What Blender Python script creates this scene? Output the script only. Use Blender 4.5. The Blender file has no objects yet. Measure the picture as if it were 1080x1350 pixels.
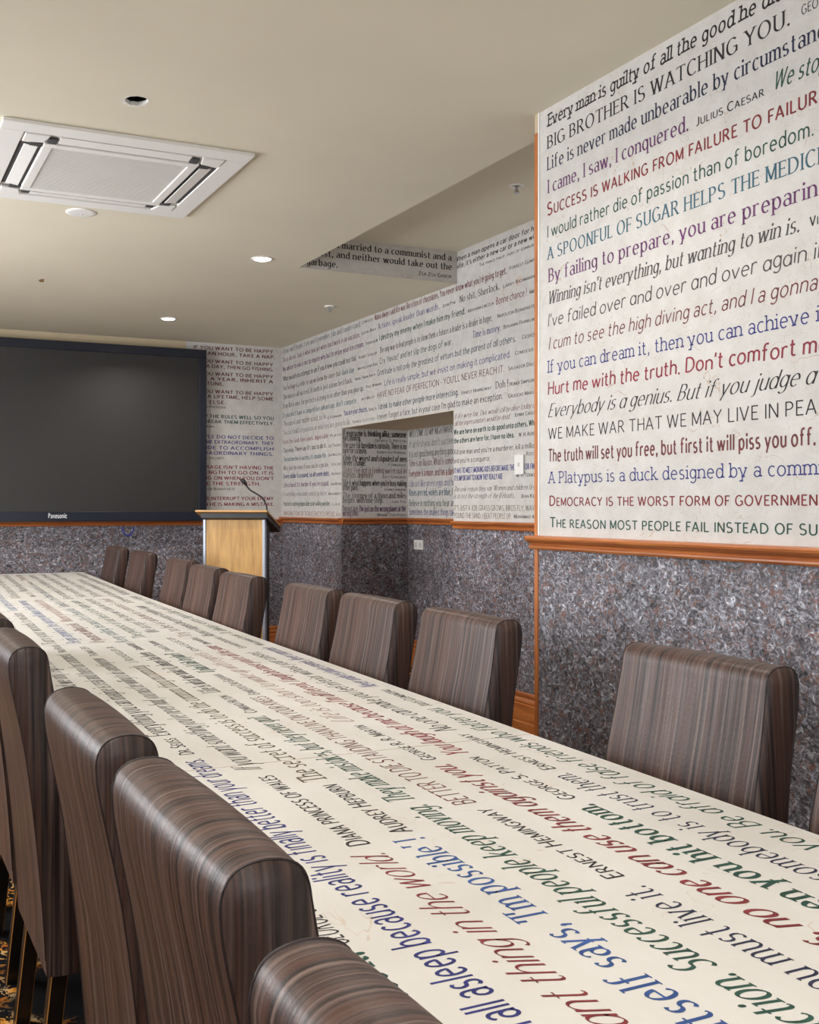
import bpy, bmesh, math, random
from mathutils import Vector, Matrix
from mathutils.geometry import tessellate_polygon
random.seed(7)
SC = bpy.context.scene
COL = SC.collection

# ------------------------------------------------------------ camera, world, light, exposure
EYE = 1.25                                  # camera height above the carpet
cam_d = bpy.data.cameras.new('camera')
cam = bpy.data.objects.new('camera', cam_d); COL.objects.link(cam)
cam.location = (0, 0, EYE)
cam.rotation_euler = (math.pi/2, 0, -math.radians(23.6584))
cam_d.sensor_fit = 'VERTICAL'; cam_d.sensor_height = 24.0
cam_d.lens = 1358.12/1350*24.0
cam_d.shift_x = (540-400)/1350.0
cam_d.shift_y = -(675-667.5)/1350.0
cam_d.clip_start = 0.02
SC.camera = cam
wd = bpy.data.worlds.new('world'); SC.world = wd; wd.use_nodes = True
wd.node_tree.nodes['Background'].inputs[0].default_value = (0.85, 0.92, 1.0, 1)
wd.node_tree.nodes['Background'].inputs[1].default_value = 1.0
SC.view_settings.view_transform = 'Standard'; SC.view_settings.look = 'None'
SC.view_settings.gamma = 1.0; SC.view_settings.use_curve_mapping = False
SC.view_settings.exposure = -0.22
SC.cycles.use_denoising = True
SC.cycles.max_bounces = 8; SC.cycles.diffuse_bounces = 5

def area_light(name, loc, rot, sx, sy, power, color, parent=None, shape='RECTANGLE', spread=180):
    d = bpy.data.lights.new(name, 'AREA'); d.shape = shape
    d.size = sx; d.size_y = sy; d.energy = power; d.color = color; d.spread = math.radians(spread)
    o = bpy.data.objects.new(name, d); COL.objects.link(o); o.location = loc; o.rotation_euler = rot
    if parent: o.parent = parent
    return o
DAY = (0.95, 0.97, 1.0)
HP = math.pi/2
# daylight for windows added in the unseen left and near walls, to light the room
area_light('added_daylight', (-1.95, 0.8, 1.65), (0, -HP, 0), 1.5, 2.2, 36, DAY)
area_light('added_daylight', (-1.95, 5.0, 1.65), (0, -HP, 0), 1.5, 2.2, 280, DAY)
area_light('added_daylight', (0.25, -2.95, 1.6), (HP, 0, 0), 3.0, 1.6, 74, DAY)
LAMP_POWER = 11.5
LAMP_COLOR = (1.0, 0.95, 0.88)

# ------------------------------------------------------------ materials
def lin(c):
    c = c/255.0
    return c/12.92 if c <= 0.04045 else ((c+0.055)/1.055)**2.4
def rgb(r, g, b): return (lin(r), lin(g), lin(b), 1)
class NT:
    def __init__(s, name):
        s.m = bpy.data.materials.new(name); s.m.use_nodes = True
        s.t = s.m.node_tree; s.b = s.t.nodes['Principled BSDF']
    def n(s, typ, **kw):
        nd = s.t.nodes.new(typ)
        for k, v in kw.items():
            if k in nd.inputs.keys() if isinstance(k, str) else False: nd.inputs[k].default_value = v
            else: setattr(nd, k, v)
        return nd
    def l(s, a, b): s.t.links.new(a, b)
    def coord(s, scale=(1,1,1), kind='Object', rot=(0,0,0)):
        tc = s.n('ShaderNodeTexCoord'); mp = s.n('ShaderNodeMapping')
        mp.inputs['Scale'].default_value = scale; mp.inputs['Rotation'].default_value = rot
        s.l(tc.outputs[kind], mp.inputs[0]); return mp.outputs[0]
    def noise(s, vec, scale, detail=3, rough=0.55, dist=0.0):
        nd = s.n('ShaderNodeTexNoise'); nd.inputs['Scale'].default_value = scale
        nd.inputs['Detail'].default_value = detail; nd.inputs['Roughness'].default_value = rough
        nd.inputs['Distortion'].default_value = dist; s.l(vec, nd.inputs['Vector']); return nd.outputs['Fac']
    def ramp(s, fac, stops, interp='LINEAR'):
        nd = s.n('ShaderNodeValToRGB'); cr = nd.color_ramp; cr.interpolation = interp
        while len(cr.elements) < len(stops): cr.elements.new(0.5)
        for e, (p, c) in zip(cr.elements, stops): e.position = p; e.color = c
        s.l(fac, nd.inputs[0]); return nd.outputs[0]
    def mix(s, fac, a, b, mode='MIX'):
        nd = s.n('ShaderNodeMix', data_type='RGBA', blend_type=mode)
        for sock, v in ((nd.inputs[0], fac), (nd.inputs[6], a), (nd.inputs[7], b)):
            if hasattr(v, 'is_output'): s.l(v, sock)
            else: sock.default_value = v
        return nd.outputs[2]
    def math(s, op, a, b=0.0):
        nd = s.n('ShaderNodeMath', operation=op)
        for sock, v in ((nd.inputs[0], a), (nd.inputs[1], b)):
            if hasattr(v, 'is_output'): s.l(v, sock)
            else: sock.default_value = v
        return nd.outputs[0]
    def bump(s, h, strength=0.2, dist=0.01):
        nd = s.n('ShaderNodeBump'); nd.inputs['Strength'].default_value = strength
        nd.inputs['Distance'].default_value = dist; s.l(h, nd.inputs['Height']); s.l(nd.outputs[0], s.b.inputs['Normal'])
    def out(s, color=None, rough=None, metal=None, spec=None):
        for key, v in (('Base Color', color), ('Roughness', rough), ('Metallic', metal), ('Specular IOR Level', spec)):
            if v is None: continue
            if hasattr(v, 'is_output'): s.l(v, s.b.inputs[key])
            else: s.b.inputs[key].default_value = v
        return s.m
def W4(v): return (v, v, v, 1)
def plain(name, c, rough=0.5, metal=0.0, spec=0.5, vary=0.05, scale=6):
    t = NT(name); v = t.coord()
    f = t.noise(v, scale, 4)
    a = tuple(x*(1-vary) for x in c[:3])+(1,); b = tuple(min(1, x*(1+vary)) for x in c[:3])+(1,)
    return t.out(t.ramp(f, [(0.3, a), (0.7, b)]), rough, metal, spec)

M = {}
M['ceiling'] = plain('ceiling_paint', rgb(221,214,194), 0.75, vary=0.03, scale=1.5)
M['beige'] = plain('beige_paint', rgb(198,180,150), 0.7, vary=0.03)
M['white'] = plain('white_plastic', rgb(238,237,234), 0.4, vary=0.02)
M['plaster'] = plain('plaster', rgb(228,224,218), 0.9, vary=0.1, scale=60)
M['soft_grey'] = plain('grey_plastic', rgb(212,211,208), 0.5, vary=0.02)
M['dark_gap'] = plain('dark_gap', rgb(70,70,72), 0.6)
M['black'] = plain('black_plastic', rgb(22,22,24), 0.45)
M['void'] = plain('void', rgb(28,18,14), 0.9, vary=0.4, scale=40)
M['chrome'] = plain('brushed_metal', rgb(190,192,196), 0.3, metal=1.0)
M['alu'] = plain('aluminium', rgb(178,186,200), 0.38, metal=0.6)
M['charcoal'] = plain('charcoal', rgb(46,47,50), 0.5)
M['blue'] = plain('blue_cable', rgb(40,55,150), 0.5)
M['rust'] = plain('stain', rgb(140,105,60), 0.8)
M['gold'] = plain('leg_edge_glint', rgb(205,140,70), 0.35, metal=0.3)  # warm reflected light painted on the edges of the black chair legs
M['leg'] = plain('black_lacquer', rgb(10,10,11), 0.3)

def wallpaper():
    t = NT('quote_wallpaper'); v = t.coord()
    base = t.ramp(t.noise(v, 14, 5), [(0.3, rgb(195,192,188)), (0.7, rgb(207,205,202))])
    f1 = t.noise(v, 9, 2, 0.5, 1.2)                      # long thin fibres pressed into the paper
    line = t.math('LESS_THAN', t.math('ABSOLUTE', t.math('SUBTRACT', f1, 0.5)), 0.004)
    gate = t.math('GREATER_THAN', t.noise(v, 3.3, 2), 0.56)
    fib = t.math('MULTIPLY', t.math('MULTIPLY', line, gate), 0.55)
    c = t.mix(fib, base, rgb(176,142,112))
    f2 = t.noise(v, 26, 2, 0.5, 1.5)
    line2 = t.math('MULTIPLY', t.math('LESS_THAN', t.math('ABSOLUTE', t.math('SUBTRACT', f2, 0.5)), 0.012), 0.12)
    c = t.mix(line2, c, rgb(150,136,124))
    spot = t.math('MULTIPLY', t.math('GREATER_THAN', t.noise(v, 7, 1), 0.79), 0.5)
    c = t.mix(spot, c, rgb(206,168,146))
    t.bump(t.noise(v, 35, 4, 0.6, 0.8), 0.25, 0.006)
    return t.out(c, 0.7, spec=0.3)
M['paper'] = wallpaper()
def wainscot():
    t = NT('crushed_wallpaper'); v = t.coord()
    n1 = t.noise(t.coord((1,1,1.25)), 40, 6, 0.70, 1.5)
    c = t.ramp(n1, [(0.34, rgb(22,20,24)), (0.43, rgb(78,75,80)), (0.51, rgb(116,112,119)), (0.58, rgb(150,149,159)), (0.67, rgb(232,234,244))])
    r = t.math('MULTIPLY', t.math('GREATER_THAN', t.noise(v, 36, 4, 0.65, 1.2), 0.575), 0.65)
    c = t.mix(r, c, rgb(128,84,66))
    r2 = t.math('MULTIPLY', t.math('GREATER_THAN', t.noise(v, 50, 3, 0.6, 1.6), 0.62), 0.5)
    c = t.mix(r2, c, rgb(186,194,214))
    big = t.ramp(t.noise(v, 5, 4), [(0.35, W4(0.74)), (0.62, W4(1.06))])
    c = t.mix(1.0, c, big, 'MULTIPLY')
    t.bump(n1, 0.3, 0.008)
    return t.out(c, 0.5, spec=0.4)
M['wainscot'] = wainscot()
def wood(name, dark, light, along, rough=0.35, fine=1.0):
    t = NT(name); s = [38*fine]*3; s[along] = 2.2
    v = t.coord(tuple(s)); n1 = t.noise(v, 1.0, 4, 0.6, 0.6)
    s2 = [160*fine]*3; s2[along] = 6
    n2 = t.noise(t.coord(tuple(s2)), 1.0, 2)
    c = t.ramp(n1, [(0.3, dark), (0.68, light)])
    c = t.mix(0.25, c, t.ramp(n2, [(0.35, tuple(x*.55 for x in dark[:3])+(1,)), (0.6, light)]))
    return t.out(c, rough)
for ax, nm in ((0,'x'), (1,'y'), (2,'z')):
    M['oak_'+nm] = wood('orange_oak', rgb(150,78,36), rgb(206,128,70), ax)
M['beech'] = wood('beech', rgb(178,130,70), rgb(212,168,102), 2, 0.45, 0.35)
M['beech_edge'] = wood('beech_edge', rgb(190,140,84), rgb(222,176,116), 0, 0.4)
def tabletop():
    t = NT('printed_tabletop'); v = t.coord()
    c = t.ramp(t.noise(v, 4, 5), [(0.3, rgb(212,208,200)), (0.7, rgb(223,220,215))])
    f1 = t.noise(v, 8, 2, 0.5, 1.2)
    line = t.math('LESS_THAN', t.math('ABSOLUTE', t.math('SUBTRACT', f1, 0.5)), 0.005)
    gate = t.math('GREATER_THAN', t.noise(v, 2.7, 2), 0.58)
    c = t.mix(t.math('MULTIPLY', t.math('MULTIPLY', line, gate), 0.35), c, rgb(196,160,128))
    spot = t.math('MULTIPLY', t.ramp(t.noise(v, 5, 2), [(0.70, W4(0)), (0.80, W4(1))]), 0.25)
    c = t.mix(spot, c, rgb(216,178,150))
    return t.out(c, 0.34, spec=0.4)
M['tabletop'] = tabletop()
M['tableedge'] = wood('pale_edge', rgb(196,158,122), rgb(222,190,156), 1, 0.4)
def zebra(name, axis, freq, k):
    """streaked faux leather; the streaks run along the chair's height"""
    t = NT(name)
    s = [3.0, 3.0, 1.2]; s[axis] = freq
    s[1-axis] = 2.0
    n1 = t.noise(t.coord(tuple(s)), 1.0, 3, 0.6, 0.35)
    s2 = list(s); s2[axis] = freq*2.6; s2[2] = 4
    n2 = t.noise(t.coord(tuple(s2)), 1.0, 2, 0.6)
    s3 = list(s); s3[axis] = freq*.5; s3[2] = 0.8
    n3 = t.noise(t.coord(tuple(s3)), 1.3, 2, 0.5)
    c = t.ramp(n1, [(0.38, rgb(30*k,21*k,21*k)), (0.47, rgb(88*k,62*k,54*k)), (0.54, rgb(128*k,95*k,84*k)), (0.63, rgb(186*k,154*k,142*k))])
    c = t.mix(t.ramp(n3, [(0.52, W4(0)), (0.58, W4(0.7))]), c, rgb(138*k,86*k,66*k))
    c = t.mix(0.38, c, t.ramp(n2, [(0.35, rgb(46*k,36*k,36*k)), (0.65, rgb(138*k,118*k,112*k))]))
    v = t.coord()
    h = t.noise(v, 120, 3); t.bump(h, 0.12, 0.003)
    return t.out(c, t.ramp(n2, [(0.3, W4(0.46)), (0.7, W4(0.36))]), spec=0.3)
M['zebra'] = zebra('streaked_leather', 1, 110, 0.65)
M['zebra_side'] = zebra('streaked_leather_side', 0, 75, 0.58)
M['piping'] = plain('dark_piping', rgb(38,28,28), 0.5)
def carpet():
    t = NT('black_gold_carpet'); v = t.coord()
    n1 = t.noise(v, 26, 4, 0.7, 1.5)
    zone = t.ramp(t.noise(v, 2.4, 1), [(0.45, W4(0)), (0.51, W4(1))])
    spk = t.math('MULTIPLY', t.math('GREATER_THAN', n1, 0.53), zone)
    gold = t.ramp(t.noise(v, 15, 2), [(0.35, rgb(176,92,34)), (0.5, rgb(206,140,52)), (0.68, rgb(196,172,130))])
    c = t.mix(spk, rgb(9,8,10), gold)
    t.bump(t.noise(v, 400, 2), 0.4, 0.004)
    return t.out(c, 0.95, spec=0.1)
M['carpet'] = carpet()
def screen():
    t = NT('plasma_screen'); v = t.coord()
    return t.out(t.ramp(t.noise(v, 2, 1), [(0.3, rgb(25,23,24)), (0.7, rgb(28,26,27))]), 0.52, spec=0.8)
M['screen'] = screen()
M['bezel'] = plain('navy_bezel', rgb(29,34,47), 0.28)
def glass():
    t = NT('window_glass')
    for nd in list(t.t.nodes):
        if nd.type == 'BSDF_PRINCIPLED': t.t.nodes.remove(nd)
    tr = t.n('ShaderNodeBsdfTransparent'); gl = t.n('ShaderNodeBsdfGlossy'); gl.inputs['Roughness'].default_value = 0.05
    mx = t.n('ShaderNodeMixShader'); mx.inputs[0].default_value = 0.06
    t.l(tr.outputs[0], mx.inputs[1]); t.l(gl.outputs[0], mx.inputs[2])
    t.l(mx.outputs[0], t.t.nodes['Material Output'].inputs[0]); return t.m
M['glass'] = glass()
def glow():
    t = NT('lamp_lens'); t.out(rgb(255,250,240), 0.4)
    t.b.inputs['Emission Color'].default_value = (1, 0.96, 0.9, 1); t.b.inputs['Emission Strength'].default_value = 9.0
    return t.m
M['glow'] = glow()
INK = {'K':(44,38,42),'N':(40,44,78),'P':(112,52,112),'R':(140,44,48),'G':(38,84,70),'T':(56,106,126),'D':(84,80,80),
       'M':(122,56,58),'B':(46,52,134),'C':(152,44,62),'V':(80,82,150),'S':(92,104,122),'O':(108,92,66),'L':(150,146,150),'E':(172,120,116),'U':(52,92,164)}
def ink(k, c):
    t = NT('ink_'+k); v = t.coord()
    f = t.noise(v, 30, 4)
    a = rgb(*[x*0.80 for x in c]); b = rgb(*[min(255, x*0.92+10) for x in c])
    return t.out(t.ramp(f, [(0.42, a), (0.72, b)]), 0.6, spec=0.3)
for k, c in INK.items(): M['ink_'+k] = ink(k, c)
M['logo'] = plain('silver_print', rgb(225,228,232), 0.4)

# ------------------------------------------------------------ mesh helpers
class MB:
    """collects shapes for ONE mesh object, with a material per face"""
    def __init__(s): s.v = []; s.f = []; s.mi = []; s.mats = []; s.sm = []
    def m(s, key):
        if key not in s.mats: s.mats.append(key)
        return s.mats.index(key)
    def poly(s, pts, key, smooth=False):
        i = len(s.v); s.v.extend(tuple(p) for p in pts); s.f.append(tuple(range(i, i+len(pts)))); s.mi.append(s.m(key)); s.sm.append(smooth)
    def mesh(s, vs, fs, key, smooth=False):
        i = len(s.v); s.v.extend(tuple(p) for p in vs); k = s.m(key)
        for f in fs: s.f.append(tuple(i+j for j in f)); s.mi.append(k); s.sm.append(smooth)
    def box(s, a, b, key, mat=None):
        x0,y0,z0 = a; x1,y1,z1 = b
        vs = [(x,y,z) for z in (z0,z1) for x,y in ((x0,y0),(x1,y0),(x1,y1),(x0,y1))]
        if mat is not None: vs = [mat @ Vector(p) for p in vs]
        s.mesh(vs, [(3,2,1,0),(4,5,6,7),(0,1,5,4),(1,2,6,5),(2,3,7,6),(3,0,4,7)], key)
    def cyl(s, c, r0, r1, z0, z1, key, n=32, mat=None, cap=True):
        vs = []
        for z, r in ((z0,r0),(z1,r1)):
            vs += [(c[0]+r*math.cos(2*math.pi*k/n), c[1]+r*math.sin(2*math.pi*k/n), z) for k in range(n)]
        if mat is not None: vs = [mat @ Vector(p) for p in vs]
        s.mesh(vs, [(k,(k+1)%n,n+(k+1)%n,n+k) for k in range(n)], key, True)
        if cap: s.mesh(vs, [tuple(range(n-1,-1,-1)), tuple(range(n,2*n))], key)
    def lathe(s, c, prof, key, n=40):
        vs = []
        for r, z in prof: vs += [(c[0]+r*math.cos(2*math.pi*k/n), c[1]+r*math.sin(2*math.pi*k/n), c[2]+z) for k in range(n)]
        fs = []
        for j in range(len(prof)-1):
            fs += [(j*n+k, j*n+(k+1)%n, (j+1)*n+(k+1)%n, (j+1)*n+k) for k in range(n)]
        s.mesh(vs, fs, key, True)
    def tube(s, pts, r, key, n=8, closed=False):
        P = [Vector(p) for p in pts]; m = len(P); vs = []
        up = Vector((0,0,1))
        for k in range(m):
            a = P[k-1] if (k or closed) else P[0]; b = P[(k+1) % m] if (k < m-1 or closed) else P[m-1]
            d = (b-a).normalized()
            ref = up if abs(d.z) < 0.9 else Vector((0,1,0))
            u = d.cross(ref).normalized(); w = u.cross(d)
            rr = r[k] if isinstance(r, (list, tuple)) else r
            vs += [P[k] + (u*math.cos(2*math.pi*j/n) + w*math.sin(2*math.pi*j/n))*rr for j in range(n)]
        fs = []
        for k in range(m if closed else m-1):
            k2 = (k+1) % m
            fs += [(k*n+j, k*n+(j+1)%n, k2*n+(j+1)%n, k2*n+j) for j in range(n)]
        if not closed: fs += [tuple(range(n-1,-1,-1)), tuple(range((m-1)*n, m*n))]
        s.mesh(vs, fs, key, True)
    def sweep(s, prof, a, b, out, key):
        """moulding: profile of (outward, up) points run from a to b"""
        a = Vector(a); b = Vector(b); o = Vector(out); n = len(prof)
        vs = [a + o*p + Vector((0,0,q)) for p, q in prof] + [b + o*p + Vector((0,0,q)) for p, q in prof]
        fs = [(k, (k+1)%n, n+(k+1)%n, n+k) for k in range(n)] + [tuple(range(n-1,-1,-1)), tuple(range(n,2*n))]
        s.mesh(vs, fs, key)
    def build(s, name, parent=None, bevel=0.0, seg=2, recalc=True, loc=None):
        me = bpy.data.meshes.new(name); me.from_pydata(s.v, [], s.f)
        for k in s.mats: me.materials.append(M[k])
        me.polygons.foreach_set('material_index', s.mi)
        me.polygons.foreach_set('use_smooth', s.sm)
        if recalc:
            bm = bmesh.new(); bm.from_mesh(me); bmesh.ops.recalc_face_normals(bm, faces=bm.faces); bm.to_mesh(me); bm.free()
        me.update()
        o = bpy.data.objects.new(name, me); COL.objects.link(o)
        if parent: o.parent = parent
        if loc: o.location = loc
        if bevel:
            md = o.modifiers.new('bevel', 'BEVEL'); md.width = bevel; md.segments = seg; md.limit_method = 'ANGLE'; md.angle_limit = math.radians(40)
        return o
def tag(o, label=None, cat=None, group=None, kind=None):
    if label: o['label'] = label
    if cat: o['category'] = cat
    if group: o['group'] = group
    if kind: o['kind'] = kind
    return o
def thing(name, label, cat, loc=(0,0,0), rz=0.0, group=None):
    o = bpy.data.objects.new(name, None); COL.objects.link(o); o.location = loc; o.rotation_euler = (0,0,rz)
    o.empty_display_size = 0.1
    return tag(o, label, cat, group)
def structure(o, label=None): return tag(o, label, None, None, 'structure')
def copy_tree(o, parent=None):
    c = o.copy(); COL.objects.link(c)
    if parent: c.parent = parent
    for ch in list(o.children): copy_tree(ch, c)
    return c

# ------------------------------------------------------------ lettering: a small stroke alphabet with a broad-nib pen
def arc(cx, cy, rx, ry, a0, a1): return ('a', cx, cy, rx, ry, a0, a1)
def ring(cx, cy, rx, ry): return [arc(cx, cy, rx, ry, 90, 450)]
def L(*p): return list(p)
X = 0.66
GL = {
'a': [[arc(.25,.47,.21,.19,155,0),(.46,.47),(.46,0)], ring(.25,.19,.21,.19)],
'@': [ring(.27,.33,.24,.33), L((.51,X),(.51,0))],
'b': [L((.06,1),(.06,0)), ring(.30,.33,.24,.33)],
'c': [[arc(.30,.33,.25,.33,50,310)]],
'd': [ring(.28,.33,.24,.33), L((.52,1),(.52,0))],
'e': [[(.07,.36),(.53,.36),arc(.30,.33,.24,.33,5,315)]],
'f': [[arc(.34,.82,.17,.18,50,180),(.17,.82),(.17,0)], L((.02,.63),(.36,.63))],
'g': [ring(.27,.35,.23,.31), [(.50,X),(.50,-.06),arc(.27,-.06,.23,.23,0,-145)]],
'h': [L((.06,1),(.06,0)), [arc(.29,.42,.23,.24,165,0),(.52,.42),(.52,0)]],
'i': [L((.08,X),(.08,0)), 'd.08,.90'],
'j': [[(.18,X),(.18,-.12),arc(.05,-.12,.13,.17,0,-110)], 'd.18,.90'],
'k': [L((.06,1),(.06,0)), L((.46,X),(.08,.27)), L((.20,.38),(.50,0))],
'l': [L((.08,1),(.08,0))],
'm': [L((.06,X),(.06,0)), [arc(.25,.44,.19,.22,165,0),(.44,.44),(.44,0)], [arc(.63,.44,.19,.22,165,0),(.82,.44),(.82,0)]],
'n': [L((.06,X),(.06,0)), [arc(.29,.42,.23,.24,165,0),(.52,.42),(.52,0)]],
'o': [ring(.30,.33,.26,.33)],
'p': [L((.06,X),(.06,-.30)), ring(.30,.33,.24,.33)],
'q': [ring(.28,.33,.24,.33), L((.52,X),(.52,-.30))],
'r': [L((.06,X),(.06,0)), [arc(.26,.42,.20,.24,165,50)]],
's': [[arc(.23,.495,.17,.165,45,270),arc(.23,.165,.19,.165,90,-145)]],
't': [[(.16,.90),(.16,.16),arc(.30,.16,.14,.16,180,310)], L((.02,.63),(.34,.63))],
'u': [[(.06,X),(.06,.24),arc(.28,.24,.22,.24,180,345)], L((.50,X),(.50,0))],
'v': [L((.02,X),(.27,0)), L((.52,X),(.27,0))],
'w': [L((.02,X),(.22,0)), L((.42,X),(.22,0)), L((.42,X),(.62,0)), L((.82,X),(.62,0))],
'x': [L((.04,X),(.50,0)), L((.50,X),(.04,0))],
'y': [L((.02,X),(.27,0)), L((.52,X),(.14,-.30))],
'z': [L((.04,.63),(.48,.63)), L((.48,.63),(.04,.03)), L((.04,.03),(.50,.03))],
'A': [L((.02,0),(.35,1)), L((.68,0),(.35,1)), L((.15,.34),(.55,.34))],
'B': [L((.08,1),(.08,0)), [(.08,.97),(.30,.97),arc(.30,.745,.22,.225,90,-90),(.08,.52)], [(.30,.52),arc(.31,.275,.26,.245,90,-90),(.08,.03)]],
'C': [[arc(.42,.5,.36,.5,48,312)]],
'D': [L((.08,1),(.08,0)), [(.08,.97),(.28,.97),arc(.28,.5,.42,.47,90,-90),(.08,.03)]],
'E': [L((.08,1),(.08,0)), L((.08,.97),(.52,.97)), L((.08,.52),(.44,.52)), L((.08,.03),(.54,.03))],
'F': [L((.08,1),(.08,0)), L((.08,.97),(.52,.97)), L((.08,.50),(.44,.50))],
'G': [[arc(.42,.5,.36,.5,48,318)], L((.72,.44),(.72,.08)), L((.50,.44),(.76,.44))],
'H': [L((.08,1),(.08,0)), L((.64,1),(.64,0)), L((.08,.52),(.64,.52))],
'I': [L((.09,1),(.09,0))],
'J': [[(.32,1),(.32,.20),arc(.15,.20,.17,.20,0,-130)]],
'K': [L((.08,1),(.08,0)), L((.62,1),(.10,.42)), L((.25,.57),(.66,0))],
'L': [L((.08,1),(.08,0)), L((.08,.03),(.52,.03))],
'M': [L((.08,1),(.08,0)), L((.08,1),(.42,.10)), L((.76,1),(.42,.10)), L((.76,1),(.76,0))],
'N': [L((.08,1),(.08,0)), L((.08,1),(.66,0)), L((.66,1),(.66,0))],
'O': [ring(.43,.5,.37,.5)],
'P': [L((.08,1),(.08,0)), [(.08,.97),(.28,.97),arc(.28,.72,.26,.25,90,-90),(.08,.47)]],
'Q': [ring(.43,.5,.37,.5), L((.48,.22),(.80,-.12))],
'R': [L((.08,1),(.08,0)), [(.08,.97),(.28,.97),arc(.28,.735,.25,.235,90,-90),(.08,.50)], L((.30,.50),(.64,0))],
'S': [[arc(.30,.75,.23,.25,40,270),arc(.30,.25,.26,.25,90,-145)]],
'T': [L((.02,.97),(.66,.97)), L((.34,1),(.34,0))],
'U': [[(.08,1),(.08,.30),arc(.36,.30,.28,.30,180,360),(.64,.30),(.64,1)]],
'V': [L((.02,1),(.34,0)), L((.66,1),(.34,0))],
'W': [L((.02,1),(.26,0)), L((.50,1),(.26,0)), L((.50,1),(.74,0)), L((.98,1),(.74,0))],
'X': [L((.04,1),(.62,0)), L((.60,1),(.02,0))],
'Y': [L((.02,1),(.33,.48)), L((.64,1),(.33,.48)), L((.33,.48),(.33,0))],
'Z': [L((.05,.97),(.58,.97)), L((.58,.97),(.04,.03)), L((.04,.03),(.60,.03))],
'.': ['d.08,.05'], ',': ['d.10,.05', L((.13,.05),(.05,-.15))], "'": [L((.09,1),(.05,.72))], '!': [L((.08,1),(.08,.28)), 'd.08,.05'],
'-': [L((.03,.36),(.30,.36))], '?': [[arc(.24,.76,.20,.23,160,-60),(.24,.45),(.24,.27)], 'd.24,.05'], ':': ['d.08,.08','d.08,.55'],
}
# style: thick, thin, serif (0 none, 1 fine, 2 slab), slant, single-storey a, small capitals, wobble
ST = {'serif':(.125,.045,1,0,0,0,0),'serifb':(.17,.06,1,0,0,0,0),'serifi':(.12,.045,1,.22,1,0,0),'serifl':(.095,.04,1,0,0,0,0),
 'slab':(.085,.07,2,0,0,0,0),'slabi':(.12,.095,2,.10,0,0,0),'slabt':(.10,.075,2,0,0,0,0),'sans':(.10,.085,0,0,0,0,0),
 'sansi':(.085,.075,0,.2,0,0,0),'sansb':(.17,.13,0,.08,0,0,0),'sc':(.145,.115,0,0,0,1,0),'scw':(.19,.14,0,0,0,0,0),
 'hand':(.085,.07,0,.10,1,0,1),'handb':(.12,.095,0,.06,1,0,1),'handk':(.10,.06,0,.16,1,0,1),'script':(.095,.03,0,.42,1,0,0),
 'scriptb':(.15,.055,0,.30,1,0,0),'scripts':(.10,.07,0,.32,1,0,0),'cond':(.14,.11,0,0,0,0,0),'condb':(.18,.14,0,0,0,0,0),'lith':(.09,.075,0,0,0,0,0)}
def flat(path, step):
    pts = []
    for e in path:
        if e[0] == 'a':
            _, cx, cy, rx, ry, a0, a1 = e
            n = max(3, int(abs(a1-a0)/step))
            for k in range(n+1):
                t = math.radians(a0+(a1-a0)*k/n); p = (cx+rx*math.cos(t), cy+ry*math.sin(t))
                if not pts or abs(p[0]-pts[-1][0])+abs(p[1]-pts[-1][1]) > 1e-4: pts.append(p)
        elif not pts or abs(e[0]-pts[-1][0])+abs(e[1]-pts[-1][1]) > 1e-4: pts.append(e)
    return pts
CACHE = {}
NIB = [1.0]                                  # pen weight, finer on the table than on the walls
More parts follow.
